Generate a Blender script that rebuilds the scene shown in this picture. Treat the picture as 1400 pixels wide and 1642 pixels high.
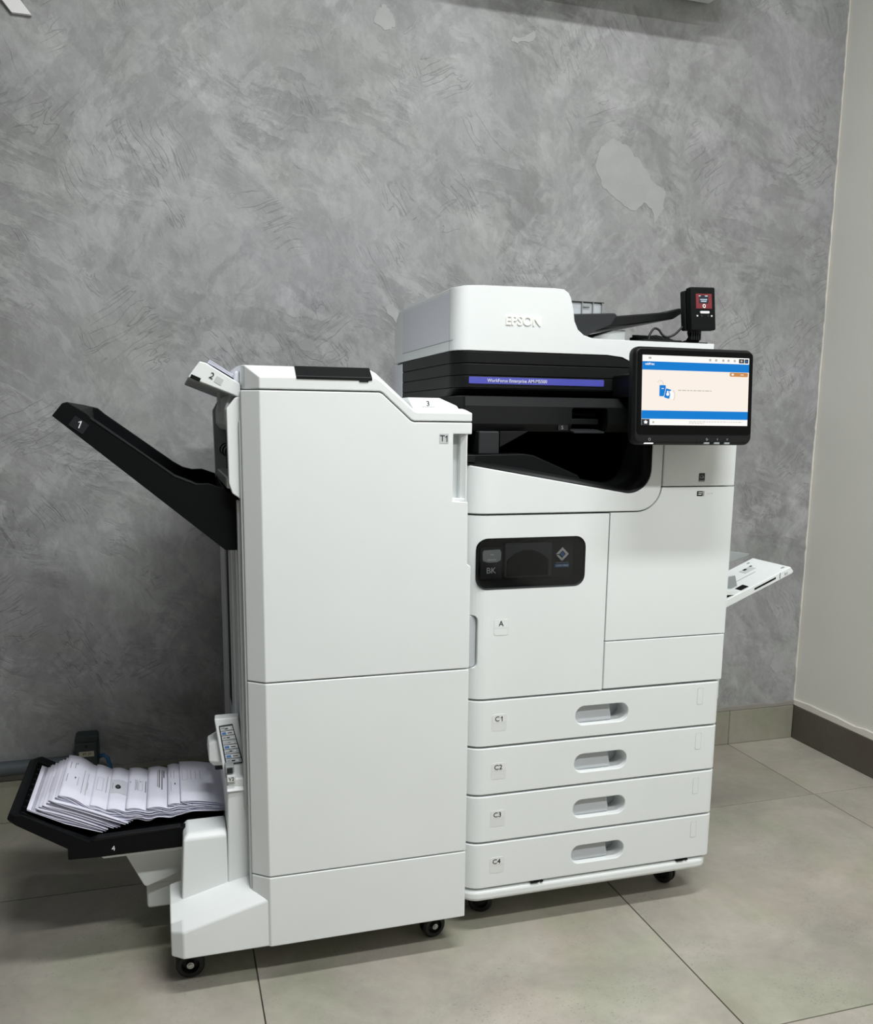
import bpy, bmesh, math, random
from mathutils import Vector, Matrix
random.seed(7)
S = bpy.context.scene
for o in list(bpy.data.objects):
    bpy.data.objects.remove(o)

# ---------------------------------------------------------------- camera
IMG_W, IMG_H = 1400.0, 1642.0
FPX, PY = 1413.7, 912.2
CAM = Vector((-.653, -1.547, 1.0313))
YAW, PITCH, ROLL = .2967, -.1647, .0112
fw = Vector((math.sin(YAW)*math.cos(PITCH), math.cos(YAW)*math.cos(PITCH), math.sin(PITCH)))
rt = Vector((math.cos(YAW), -math.sin(YAW), 0)); up = rt.cross(fw)
rt2 = rt*math.cos(ROLL)+up*math.sin(ROLL); up2 = -rt*math.sin(ROLL)+up*math.cos(ROLL)
cd = bpy.data.cameras.new('camera'); cam = bpy.data.objects.new('camera', cd); S.collection.objects.link(cam)
cam.matrix_world = Matrix(((rt2.x, up2.x, -fw.x, CAM.x), (rt2.y, up2.y, -fw.y, CAM.y), (rt2.z, up2.z, -fw.z, CAM.z), (0, 0, 0, 1)))
cd.sensor_fit = 'VERTICAL'; cd.sensor_height = 36; cd.lens = 36*FPX/IMG_H
cd.shift_x = 0; cd.shift_y = (PY-IMG_H/2)/IMG_H
cd.clip_start = .02
S.camera = cam

# ---------------------------------------------------------------- light
W = bpy.data.worlds.new('world'); S.world = W; W.use_nodes = True
W.node_tree.nodes['Background'].inputs[0].default_value = (.94, .98, 1, 1)
W.node_tree.nodes['Background'].inputs[1].default_value = .05
S.view_settings.view_transform = 'Standard'; S.view_settings.look = 'None'
S.view_settings.gamma = 1; S.view_settings.use_curve_mapping = False
S.view_settings.exposure = 0.0


def tube_light(name, loc, sx, sy, watts, col=(.985, 1, .995)):
    l = bpy.data.lights.new(name, 'AREA'); l.shape = 'RECTANGLE'; l.size = sx; l.size_y = sy
    l.energy = watts; l.color = col
    o = bpy.data.objects.new(name, l); S.collection.objects.link(o); o.location = loc
    return o


tube_light('ceiling_tube_light', (.22, -2.2, 2.92), 1.2, .14, 60)
tube_light('ceiling_tube_light', (.02, -.90, 2.92), 1.3, .14, 48)
tube_light('ceiling_tube_light', (-2.3, -1.9, 2.92), 1.2, .14, 3)

# ---------------------------------------------------------------- materials
def lin(c):
    return tuple(((v/255)/12.92 if v/255 <= .04045 else ((v/255+.055)/1.055)**2.4) for v in c)


MATS = {}


def newmat(name):
    m = bpy.data.materials.new(name); m.use_nodes = True
    MATS[name] = m
    return m, m.node_tree.nodes, m.node_tree.links, m.node_tree.nodes['Principled BSDF']


def plastic(name, rgb, rough=.45, bump=.0, scale=900, var=.03, spec=.5, metal=0):
    m, n, l, b = newmat(name)
    c = lin(rgb)
    b.inputs['Roughness'].default_value = rough; b.inputs['Specular IOR Level'].default_value = spec
    b.inputs['Metallic'].default_value = metal
    tc = n.new('ShaderNodeTexCoord'); nz = n.new('ShaderNodeTexNoise'); nz.inputs['Scale'].default_value = 6; nz.inputs['Detail'].default_value = 3
    l.new(tc.outputs['Object'], nz.inputs['Vector'])
    r = n.new('ShaderNodeValToRGB')
    r.color_ramp.elements[0].color = tuple(v*(1-var) for v in c)+(1,); r.color_ramp.elements[1].color = tuple(min(1, v*(1+var)) for v in c)+(1,)
    r.color_ramp.elements[0].position = .3; r.color_ramp.elements[1].position = .7
    l.new(nz.outputs['Fac'], r.inputs['Fac']); l.new(r.outputs['Color'], b.inputs['Base Color'])
    if bump:
        n2 = n.new('ShaderNodeTexNoise'); n2.inputs['Scale'].default_value = scale; n2.inputs['Detail'].default_value = 1
        l.new(tc.outputs['Object'], n2.inputs['Vector'])
        bp = n.new('ShaderNodeBump'); bp.inputs['Strength'].default_value = bump; bp.inputs['Distance'].default_value = .0004
        l.new(n2.outputs['Fac'], bp.inputs['Height']); l.new(bp.outputs['Normal'], b.inputs['Normal'])
    return m


def emit(name, rgb, k=1.0):
    m, n, l, b = newmat(name)
    b.inputs['Base Color'].default_value = (0, 0, 0, 1); b.inputs['Roughness'].default_value = .2; b.inputs['Specular IOR Level'].default_value = .08
    b.inputs['Emission Color'].default_value = lin(rgb)+(1,); b.inputs['Emission Strength'].default_value = k
    return m


white = plastic('white_plastic', (231, 235, 235), .42, .05, var=.012)
white_side = plastic('white_plastic_side_tint', (222, 224, 231), .45, .05, var=.012)  # same white plastic, with the cool reflected tint of side faces in its colour
gray = plastic('gray_plastic', (150, 156, 156), .5, .05)
wingray = plastic('pack_tag_gray', (168, 172, 172), .5)
winblk = plastic('ink_pack_charcoal', (58, 62, 64), .45)
lgray = plastic('light_gray_plastic', (196, 201, 201), .5, .05)
pocket = plastic('recess_gray_plastic', (188, 192, 196), .5)
black = plastic('black_plastic', (20, 21, 22), .42, .35, 1400, spec=.22)
black2 = plastic('matte_black_plastic', (8, 10, 12), .55, .15, 1200, spec=.15)
dkgray = plastic('charcoal_plastic', (44, 46, 48), .45, .2, spec=.25)
cavity = plastic('inner_black_plastic', (10, 11, 12), .6, spec=.15)
glossblk = plastic('gloss_black_glass', (4, 4, 5), .1, spec=.1)
gap = plastic('seam_dark_plastic', (58, 60, 64), .7)
rubber = plastic('black_rubber', (18, 19, 20), .55)
steel = plastic('silver_metal', (190, 190, 190), .25, metal=1)
logo_glare = plastic('logo_silver_glare', (255, 252, 243), .2, spec=.9)  # silver logo, its bright lamp reflection painted as a warm white
ink = plastic('printed_black_ink', (38, 40, 44), .6)
inkg = plastic('printed_gray_ink', (150, 152, 155), .6)
inkw = plastic('printed_white_ink', (225, 226, 226), .5)
sticker = plastic('clear_label_film', (222, 225, 224), .25)
stickg = plastic('gray_label_film', (198, 202, 202), .3)
stickd = plastic('dark_label_film', (34, 35, 38), .35)
badge = plastic('violet_blue_badge', (84, 88, 184), .28)
bluep = plastic('blue_print', (72, 122, 178), .5)
paper = plastic('lilac_white_paper', (226, 226, 240), .75, var=.02)
paperedge = plastic('paper_inner_leaf', (205, 206, 224), .8)
boxm = plastic('green_gray_enamel', (52, 62, 62), .5)
pipem = plastic('painted_gray_conduit', (84, 92, 96), .55)
cream = plastic('cream_label', (190, 184, 164), .6)
bluec = plastic('blue_cable', (44, 98, 142), .45)
redm = plastic('dark_red_film', (120, 28, 38), .3)
acrylic = plastic('white_acrylic', (244, 244, 244), .35)
acm = plastic('white_housing', (226, 230, 230), .4)
wallr_m = None
E_white = emit('screen_white', (254, 252, 248), 1); E_cream = emit('screen_cream', (250, 240, 230), 1)
E_blue = emit('screen_blue', (18, 128, 214), .95); E_or = emit('screen_orange', (212, 146, 84), .9); E_dk = emit('screen_dark', (54, 60, 68), .9)
E_gr = emit('screen_gray', (196, 190, 184), .9); E_led = emit('white_led', (255, 255, 255), 1.2); E_ice = emit('screen_pale_text', (214, 236, 250), .95)
E_lcd = emit('small_lcd', (60, 66, 74), .8)

# tinted window pane
m, n, l, b = newmat('tinted_window_pane')
tr = n.new('ShaderNodeBsdfTransparent'); tr.inputs[0].default_value = (.88, .89, .90, 1)
gl = n.new('ShaderNodeBsdfGlossy'); gl.inputs['Roughness'].default_value = .06
fr = n.new('ShaderNodeFresnel'); fr.inputs['IOR'].default_value = 1.4
mx = n.new('ShaderNodeMixShader'); out = n['Material Output']
l.new(fr.outputs[0], mx.inputs[0]); l.new(tr.outputs[0], mx.inputs[1]); l.new(gl.outputs[0], mx.inputs[2]); l.new(mx.outputs[0], out.inputs[0])
pane_m = m
# clear plastic sheet
m, n, l, b = newmat('clear_plastic_sheet')
tr = n.new('ShaderNodeBsdfTransparent'); tr.inputs[0].default_value = (.92, .95, .97, 1)
gl = n.new('ShaderNodeBsdfGlossy'); gl.inputs['Roughness'].default_value = .12
fr = n.new('ShaderNodeFresnel'); fr.inputs['IOR'].default_value = 1.8
mx = n.new('ShaderNodeMixShader'); out = n['Material Output']
df = n.new('ShaderNodeBsdfDiffuse'); df.inputs[0].default_value = (.80, .86, .92, 1)
m2 = n.new('ShaderNodeMixShader'); m2.inputs[0].default_value = .42
l.new(tr.outputs[0], m2.inputs[1]); l.new(df.outputs[0], m2.inputs[2])
l.new(fr.outputs[0], mx.inputs[0]); l.new(m2.outputs[0], mx.inputs[1]); l.new(gl.outputs[0], mx.inputs[2]); l.new(mx.outputs[0], out.inputs[0])
clear_m = m


def mixrgb(n, l, fac, a, b, mode='MIX'):
    x = n.new('ShaderNodeMix'); x.data_type = 'RGBA'; x.blend_type = mode
    if isinstance(fac, (int, float)): x.inputs[0].default_value = fac
    else: l.new(fac, x.inputs[0])
    for s, v in ((6, a), (7, b)):
        if isinstance(v, tuple): x.inputs[s].default_value = v
        else: l.new(v, x.inputs[s])
    return x.outputs[2]


def ramp(n, l, fac, stops):
    r = n.new('ShaderNodeValToRGB'); e = r.color_ramp.elements
    while len(e) < len(stops): e.new(.5)
    for k, (p, c) in enumerate(stops):
        e[k].position = p; e[k].color = c if len(c) == 4 else c+(1,)
    l.new(fac, r.inputs[0]); return r.outputs[0]


def noise(n, l, vec, scale, detail=4, rough=.55, dist=0):
    t = n.new('ShaderNodeTexNoise'); t.inputs['Scale'].default_value = scale; t.inputs['Detail'].default_value = detail
    t.inputs['Roughness'].default_value = rough; t.inputs['Distortion'].default_value = dist
    l.new(vec, t.inputs['Vector']); return t


def mapping(n, l, vec, rot=(0, 0, 0), scale=(1, 1, 1), loc=(0, 0, 0)):
    if any(rot):                      # turn first, stretch afterwards
        m0 = n.new('ShaderNodeMapping'); m0.inputs['Rotation'].default_value = rot; l.new(vec, m0.inputs['Vector']); vec = m0.outputs[0]
    mp = n.new('ShaderNodeMapping'); mp.inputs['Scale'].default_value = scale; mp.inputs['Location'].default_value = loc
    l.new(vec, mp.inputs['Vector']); return mp.outputs[0]


def g(v): return (v, v*1.012, v*1.012, 1)


# trowelled gray plaster
m, n, l, b = newmat('gray_trowelled_plaster')
tc = n.new('ShaderNodeTexCoord'); P = tc.outputs['Object']


def mth(op, a, c=None, d=None):
    x = n.new('ShaderNodeMath'); x.operation = op
    for i, v in enumerate((a, c, d)):
        if v is None: continue
        if isinstance(v, (int, float)): x.inputs[i].default_value = v
        else: l.new(v, x.inputs[i])
    return x.outputs[0]


def stepv(v, lo, hi, a, c):
    x = n.new('ShaderNodeMapRange'); x.inputs['From Min'].default_value = lo; x.inputs['From Max'].default_value = hi
    x.inputs['To Min'].default_value = a; x.inputs['To Max'].default_value = c; l.new(v, x.inputs['Value']); return x.outputs[0]


w1 = noise(n, l, P, 2.6, 3, .5)
va = n.new('ShaderNodeVectorMath'); va.operation = 'MULTIPLY_ADD'; va.inputs[1].default_value = (.16, .16, .16)
l.new(w1.outputs['Color'], va.inputs[0]); l.new(P, va.inputs[2]); PD = va.outputs[0]
big = stepv(noise(n, l, P, 1.1, 2, .5).outputs['Fac'], .3, .7, .93, 1.07)
# cloudy body
cl = stepv(noise(n, l, P, 4.5, 9, .68).outputs['Fac'], .34, .66, .90, 1.10)
# torn-edged trowel islands in three stroke directions
i1 = noise(n, l, mapping(n, l, PD, (0, .7, 0), (6.5, 6.5, 3.0)), 1.0, 9, .62)
i1s = stepv(i1.outputs['Fac'], .48, .525, .94, 1.06)
i2 = noise(n, l, mapping(n, l, PD, (0, -.65, 0), (15, 15, 5.5), (4, 1, 7)), 1.0, 8, .64)
i2m = stepv(noise(n, l, mapping(n, l, P, loc=(3, 0, 9)), 3.0, 3, .5).outputs['Fac'], .44, .56, 0, 1)
i2s = mth('MULTIPLY_ADD', stepv(i2.outputs['Fac'], .47, .53, -.085, .075), i2m, 1.0)
i3 = noise(n, l, mapping(n, l, PD, (0, 1.25, 0), (24, 24, 6.5), (1, 5, 2)), 1.0, 8, .66)
i3m = stepv(noise(n, l, mapping(n, l, P, loc=(8, 0, 2)), 3.8, 3, .5).outputs['Fac'], .47, .58, 0, 1)
i3s = mth('MULTIPLY_ADD', stepv(i3.outputs['Fac'], .455, .52, -.13, .06), i3m, 1.0)
# pale skim islands
sk_ = stepv(noise(n, l, mapping(n, l, PD, (0, .5, 0), (5.2, 5.2, 3.4), (9, 3, 1)), 1.0, 7, .6).outputs['Fac'], .60, .64, 1.0, 1.10)
# crisp scratches
s1 = noise(n, l, mapping(n, l, PD, (0, .55, 0), (52, 52, 2.6), (2, 2, 2)), 1.0, 2, .5)
s1l = stepv(mth('ABSOLUTE', mth('SUBTRACT', s1.outputs['Fac'], .5)), .0, .018, -.24, 0)
s1m = stepv(noise(n, l, mapping(n, l, P, loc=(1, 0, 5)), 4.6, 3, .5).outputs['Fac'], .555, .60, 0, 1)
s1s = mth('MULTIPLY_ADD', s1l, s1m, 1.0)
s2 = noise(n, l, mapping(n, l, PD, (0, -1.0, 0), (46, 46, 2.2), (7, 2, 3)), 1.0, 2, .5)
s2l = stepv(mth('ABSOLUTE', mth('SUBTRACT', s2.outputs['Fac'], .5)), .0, .018, -.24, 0)
s2m = stepv(noise(n, l, mapping(n, l, P, loc=(6, 0, 6)), 4.2, 3, .5).outputs['Fac'], .565, .61, 0, 1)
s2s = mth('MULTIPLY_ADD', s2l, s2m, 1.0)
gr = stepv(noise(n, l, P, 150, 3, .6).outputs['Fac'], .3, .7, .97, 1.03)
fn = stepv(noise(n, l, mapping(n, l, PD, (0, .3, 0), (44, 44, 26)), 1.0, 6, .7).outputs['Fac'], .45, .56, .94, 1.045)
val = .36
for q in (fn, big, cl, i1s, i2s, i3s, sk_, s1s, s2s, gr): val = mth('MULTIPLY', q, val)
cb = n.new('ShaderNodeCombineColor')
tn = noise(n, l, mapping(n, l, P, loc=(2, 0, 4)), 3.4, 4, .6)
l.new(mth('MULTIPLY', val, stepv(tn.outputs['Fac'], .42, .58, .975, 1.0)), cb.inputs[0]); l.new(val, cb.inputs[1])
l.new(mth('MULTIPLY', val, stepv(tn.outputs['Fac'], .42, .58, .985, 1.03)), cb.inputs[2])
l.new(cb.outputs[0], b.inputs['Base Color']); b.inputs['Roughness'].default_value = .6; b.inputs['Specular IOR Level'].default_value = .35
hgt = mth('MULTIPLY', mth('MULTIPLY', i1s, mth('MULTIPLY', i2s, i3s)), mth('MULTIPLY', s1s, s2s))
bp = n.new('ShaderNodeBump'); bp.inputs['Strength'].default_value = .55; bp.inputs['Distance'].default_value = .006
l.new(hgt, bp.inputs['Height']); l.new(bp.outputs['Normal'], b.inputs['Normal'])
plaster = m

m, n, l, b = newmat('smooth_plaster_patch')
tc = n.new('ShaderNodeTexCoord')
c = ramp(n, l, noise(n, l, tc.outputs['Object'], 14, 5, .6, .6).outputs['Fac'], [(.30, g(.375)), (.70, g(.435))])
l.new(c, b.inputs['Base Color']); b.inputs['Roughness'].default_value = .6
patch_m = m

# painted side wall
m, n, l, b = newmat('warm_gray_wall_paint')
tc = n.new('ShaderNodeTexCoord')
c = ramp(n, l, noise(n, l, tc.outputs['Object'], 2.5, 3).outputs['Fac'], [(.3, (.74, .735, .68, 1)), (.7, (.78, .77, .72, 1))])
l.new(c, b.inputs['Base Color']); b.inputs['Roughness'].default_value = .6
bp = n.new('ShaderNodeBump'); bp.inputs['Strength'].default_value = .12; bp.inputs['Distance'].default_value = .002
l.new(noise(n, l, tc.outputs['Object'], 160, 3).outputs['Fac'], bp.inputs['Height']); l.new(bp.outputs['Normal'], b.inputs['Normal'])
paint = m


def stone(name, a, bb, cc, rough=.42):
    m, n, l, b = newmat(name)
    tc = n.new('ShaderNodeTexCoord'); oi = n.new('ShaderNodeObjectInfo')
    va = n.new('ShaderNodeVectorMath'); va.operation = 'MULTIPLY_ADD'; va.inputs[1].default_value = (9, 7, 5)
    l.new(oi.outputs['Random'], va.inputs[0]); l.new(tc.outputs['Object'], va.inputs[2]); P = va.outputs[0]
    c1 = ramp(n, l, noise(n, l, P, 3.2, 6, .6, .5).outputs['Fac'], [(.33, a+(1,)), (.52, bb+(1,)), (.68, cc+(1,))])
    pm = ramp(n, l, noise(n, l, P, 4.2, 3, .5, .3).outputs['Fac'], [(.48, g(0)), (.62, g(.7))])
    c1 = mixrgb(n, l, pm, c1, mixrgb(n, l, 1, c1, (.90, .985, .87, 1), 'MULTIPLY'))
    pk_ = ramp(n, l, noise(n, l, mapping(n, l, P, loc=(4, 7, 0)), 3.6, 4, .55, .3).outputs['Fac'], [(.5, g(0)), (.66, g(.8))])
    c1 = mixrgb(n, l, pk_, c1, mixrgb(n, l, 1, c1, (1.03, .97, .97, 1), 'MULTIPLY'))
    sp = ramp(n, l, noise(n, l, P, 220, 2, .7).outputs['Fac'], [(.30, g(.62)), (.40, g(1)), (1, g(1))])
    spm = ramp(n, l, noise(n, l, P, 6, 4, .6).outputs['Fac'], [(.45, g(0)), (.62, g(1))])
    c1 = mixrgb(n, l, spm, c1, mixrgb(n, l, 1, c1, sp, 'MULTIPLY'))
    fine = ramp(n, l, noise(n, l, P, 40, 5, .7).outputs['Fac'], [(.3, g(.94)), (.7, g(1.05))])
    c1 = mixrgb(n, l, 1, c1, fine, 'MULTIPLY')
    l.new(c1, b.inputs['Base Color']); b.inputs['Roughness'].default_value = rough; b.inputs['Specular IOR Level'].default_value = .4
    bp = n.new('ShaderNodeBump'); bp.inputs['Strength'].default_value = .1; bp.inputs['Distance'].default_value = .001
    l.new(noise(n, l, P, 90, 3).outputs['Fac'], bp.inputs['Height']); l.new(bp.outputs['Normal'], b.inputs['Normal'])
    return m


tile_m = stone('beige_gray_stone_tile', (.31, .285, .247), (.385, .353, .305), (.46, .42, .37))
skirt_m = stone('beige_gray_skirting_tile', (.30, .28, .235), (.34, .315, .265), (.38, .35, .30), .5)
skirtd_m = stone('dark_brown_skirting_tile', (.085, .074, .062), (.102, .088, .074), (.118, .102, .087), .5)
grout_m = plastic('brown_gray_grout', (92, 86, 78), .9)
caulk_m = plastic('off_white_caulk', (226, 222, 214), .8, var=.08)

# ---------------------------------------------------------------- helpers
COL = S.collection
ORG = {}


def tag(o, label=None, cat=None, group=None, kind=None):
    for k, v in (('label', label), ('category', cat), ('group', group), ('kind', kind)):
        if v: o[k] = v
    return o


def thing(name, loc, label, cat, group=None):
    o = bpy.data.objects.new(name, None); COL.objects.link(o); o.location = loc; o.empty_display_size = .05
    ORG[o.name] = Vector(loc)
    return tag(o, label, cat, group)


def link(name, me, mat, parent=None, bev=0, seg=2, smooth=True, org=None, M=None, label=None, ang=.6, ba=.3):
    if M is not None: me.transform(M)
    if parent is not None: org = ORG[parent.name]
    if org is None:
        xs = [v.co for v in me.vertices]
        org = Vector(((min(v.x for v in xs)+max(v.x for v in xs))/2, (min(v.y for v in xs)+max(v.y for v in xs))/2, min(v.z for v in xs)))
    org = Vector(org)
    me.transform(Matrix.Translation(-org))
    o = bpy.data.objects.new(name, me); COL.objects.link(o)
    me.name = name
    ORG[o.name] = org
    if parent is not None: o.parent = parent
    else: o.location = org
    if mat: me.materials.append(mat)
    if smooth:
        for p in me.polygons: p.use_smooth = True
        me.set_sharp_from_angle(angle=ang)
    if bev:
        bm_ = o.modifiers.new('bevel', 'BEVEL'); bm_.width = bev; bm_.segments = seg; bm_.limit_method = 'ANGLE'; bm_.angle_limit = ba
        bm_.harden_normals = True
        for e in me.edges: e.use_edge_sharp = False
    if label: o['label'] = label
    return o


def from_bm(bm):
    bmesh.ops.recalc_face_normals(bm, faces=bm.faces)
    me = bpy.data.meshes.new('mesh'); bm.to_mesh(me); bm.free(); return me


def pris(pts, ax, a0, a1):
    """closed prism of the 2D outline pts along ax; returns mesh"""
    bm = bmesh.new()
    f = {'y': lambda p, a: (p[0], a, p[1]), 'z': lambda p, a: (p[0], p[1], a), 'x': lambda p, a: (a, p[0], p[1])}[ax]
    A = [bm.verts.new(f(p, a0)) for p in pts]; B = [bm.verts.new(f(p, a1)) for p in pts]
    bm.faces.new(A); bm.faces.new(B[::-1]); k = len(pts)
    for i in range(k): bm.faces.new((A[i], A[(i+1) % k], B[(i+1) % k], B[i]))
    return from_bm(bm)


def prism(name, pts, ax, a0, a1, mat, parent=None, bev=.0015, **k):
    return link(name, pris(pts, ax, a0, a1), mat, parent, bev, **k)


def box(name, x0, x1, y0, y1, z0, z1, mat, parent=None, bev=.0015, **k):
    return link(name, pris([(x0, y0), (x1, y0), (x1, y1), (x0, y1)], 'z', z0, z1), mat, parent, bev, **k)


def loftm(rings, closed=True):
    bm = bmesh.new()
    R = [[bm.verts.new(p) for p in r] for r in rings]; k = len(rings[0])
    bm.faces.new(R[0]); bm.faces.new(R[-1][::-1])
    for a, b_ in zip(R, R[1:]):
        for i in range(k):
            bm.faces.new((a[i], a[(i+1) % k], b_[(i+1) % k], b_[i]))
    bmesh.ops.remove_doubles(bm, verts=bm.verts, dist=1e-6)
    return from_bm(bm)


def loft(name, rings, mat, parent=None, bev=.0015, **k):
    return link(name, loftm(rings), mat, parent, bev, **k)


def hexa(name, v, mat, parent=None, bev=.0015, **k):
    """v: bottom ring of 4, top ring of 4"""
    return loft(name, [v[:4], v[4:]], mat, parent, bev, **k)


def rrect(x0, x1, z0, z1, r, n_=6):
    pts = []
    for cx, cz, a0 in ((x1-r, z0+r, -90), (x1-r, z1-r, 0), (x0+r, z1-r, 90), (x0+r, z0+r, 180)):
        for i in range(n_+1):
            a = math.radians(a0+90*i/n_); pts.append((cx+r*math.cos(a), cz+r*math.sin(a)))
    return pts


def arc(cx, cz, r, a0, a1, n_=8):
    return [(cx+r*math.cos(math.radians(a0+(a1-a0)*i/n_)), cz+r*math.sin(math.radians(a0+(a1-a0)*i/n_))) for i in range(n_+1)]


def cylm(p0, p1, r0, r1=None, n_=24):
    r1 = r0 if r1 is None else r1
    p0, p1 = Vector(p0), Vector(p1); d = (p1-p0).normalized(); u = d.orthogonal().normalized(); v = d.cross(u)
    ring = lambda c, r: [c+u*r*math.cos(2*math.pi*i/n_)+v*r*math.sin(2*math.pi*i/n_) for i in range(n_)]
    return loftm([ring(p0, r0), ring(p1, r1)])


def cyl(name, p0, p1, r, mat, parent=None, bev=.001, **k):
    return link(name, cylm(p0, p1, r), mat, parent, bev, **k)


def tubem(path, r, n_=10):
    bm = bmesh.new(); rings = []
    path = [Vector(p) for p in path]; pu = None
    for i, p in enumerate(path):
        d = (path[min(i+1, len(path)-1)]-path[max(i-1, 0)]).normalized()
        u = d.orthogonal().normalized() if pu is None else (pu-d*pu.dot(d)).normalized()
        pu = u; v = d.cross(u)
        rings.append([bm.verts.new(p+u*r*math.cos(2*math.pi*k/n_)+v*r*math.sin(2*math.pi*k/n_)) for k in range(n_)])
    bm.faces.new(rings[0]); bm.faces.new(rings[-1][::-1])
    for a, c_ in zip(rings, rings[1:]):
        for k in range(n_): bm.faces.new((a[k], a[(k+1) % n_], c_[(k+1) % n_], c_[k]))
    return from_bm(bm)


def tube(name, path, r, mat, parent=None, **k): return link(name, tubem(path, r), mat, parent, 0, ang=1.2, **k)


def join_meshes(meshes):
    bm = bmesh.new()
    for m_ in meshes:
        bm.from_mesh(m_); bpy.data.meshes.remove(m_)
    me = bpy.data.meshes.new('mesh'); bm.to_mesh(me); bm.free(); return me


def cut(o, cutter_meshes):
    """boolean difference, applied"""
    tmp = []
    for cm in cutter_meshes:
        c_ = bpy.data.objects.new('cutter', cm); COL.objects.link(c_); c_.location = ORG[o.name]*0
        cm.transform(Matrix.Translation(-ORG[o.name]+(o.location if o.parent is None else Vector((0, 0, 0)))))
        if o.parent is not None: c_.location = ORG[o.name]; c_.location = o.matrix_world.translation
        md_ = o.modifiers.new('cut', 'BOOLEAN'); md_.operation = 'DIFFERENCE'; md_.solver = 'EXACT'; md_.object = c_
        tmp.append(c_)
    # boolean first, bevel after
    bev = [m_ for m_ in o.modifiers if m_.type == 'BEVEL']
    par = o.parent; loc = o.location.copy(); o.parent = None; o.location = (0, 0, 0)
    for c_ in tmp:
        c_.location = (0, 0, 0)
    keep = [(m_.width, m_.segments) for m_ in bev]
    for m_ in bev: o.modifiers.remove(m_)
    bpy.context.view_layer.update()
    dg = bpy.context.evaluated_depsgraph_get()
    me = bpy.data.meshes.new_from_object(o.evaluated_get(dg)); old = o.data
    o.modifiers.clear(); o.data = me; me.name = o.name
    for c_ in tmp:
        cm = c_.data; bpy.data.objects.remove(c_); bpy.data.meshes.remove(cm)
    bpy.data.meshes.remove(old)
    if not me.materials: me.materials.append(None)
    o.parent = par; o.location = loc
    for p in me.polygons: p.use_smooth = True
    if keep:
        b_ = o.modifiers.new('bevel', 'BEVEL'); b_.width, b_.segments = keep[0]; b_.limit_method = 'ANGLE'; b_.angle_limit = .3; b_.harden_normals = True
        for e in me.edges: e.use_edge_sharp = False
    else: me.set_sharp_from_angle(angle=.6)
    return o


def text(name, body, c, h, mat, parent, right=(1, 0, 0), upv=(0, 0, 1), th=.0004, sx=1.0, bold=0, name_label=None, M=None):
    """flat lettering centred on c, cap height about h"""
    cu = bpy.data.curves.new('txt', 'FONT'); cu.body = body; cu.size = h/.70; cu.align_x = 'CENTER'; cu.align_y = 'CENTER'; cu.extrude = th
    cu.offset = bold; cu.resolution_u = 3
    t = bpy.data.objects.new('txt', cu); COL.objects.link(t)
    bpy.context.view_layer.update()
    me = bpy.data.meshes.new_from_object(t.evaluated_get(bpy.context.evaluated_depsgraph_get()))
    bpy.data.objects.remove(t); bpy.data.curves.remove(cu)
    r_ = Vector(right).normalized(); u_ = Vector(upv).normalized(); nn = r_.cross(u_)
    T = Matrix(((r_.x*sx, u_.x, nn.x, c[0]), (r_.y*sx, u_.y, nn.y, c[1]), (r_.z*sx, u_.z, nn.z, c[2]), (0, 0, 0, 1)))
    me.transform(T)
    me.materials.clear()
    return link(name, me, mat, parent, 0, smooth=False, M=M, label=name_label)


def one(name, c, h, mat, parent, right=(1, 0, 0), upv=(0, 0, 1), M=None):
    """a figure 1 with its flag, centred on c"""
    r_ = Vector(right).normalized(); u_ = Vector(upv).normalized(); nn = -r_.cross(u_)
    me = pris([(p[0]*h, p[1]*h) for p in ((.02, -.5), (.15, -.5), (.15, .5), (.05, .5), (-.20, .29), (-.20, .15), (.02, .31))], 'y', -.0005, .0003)
    me.transform(Matrix(((r_.x, nn.x, u_.x, c[0]), (r_.y, nn.y, u_.y, c[1]), (r_.z, nn.z, u_.z, c[2]), (0, 0, 0, 1))))
    return link(name, me, mat, parent, 0, smooth=False, M=M)


def struct(o): o['kind'] = 'structure'; return o


# ================================================================= THE ROOM
WX, WY, TZ = 1.332, .823, 3.05          # right wall, back wall, wall height
box_floor = struct(box('floor', -3.9, WX+.1, -4.2, WY+.1, -.06, -.004, grout_m, None, 0))
GX = [.275+.8*k for k in range(-5, 2)]; GY = [.405+.8*k for k in range(-5, 1)]
xs = [-3.9]+[x for x in GX if -3.9 < x < WX]+[WX]; ys = [-4.2]+[y_ for y_ in GY if y_ > -4.2]+[WY]
for x0, x1 in zip(xs, xs[1:]):
    for y0, y1 in zip(ys, ys[1:]):
        box('floor_tile', x0+.0012, x1-.0012, y0+.0012, y1-.0012, -.012, 0, tile_m, box_floor, .0008, seg=1)

wall_back = struct(box('wall_back', -3.9, WX+.1, WY, WY+.1, 0, TZ, plaster, None, 0, org=(0, WY, 0)))
wall_right = struct(box('wall_right', WX, WX+.1, -4.2, WY, 0, TZ, paint, None, 0, org=(WX, 0, 0)))
# rough plaster edge along the corner
rng = random.Random(3)
pts = [(WX-.001, 0.118)]
z_ = .118
while z_ < TZ:
    pts.append((WX-.0035-rng.random()*.0045, z_)); z_ += .012+rng.random()*.03
pts.append((WX-.001, TZ))
struct(prism('trim_1', pts, 'y', WY-.003, WY+.002, caulk_m, None, 0, smooth=False))

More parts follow.
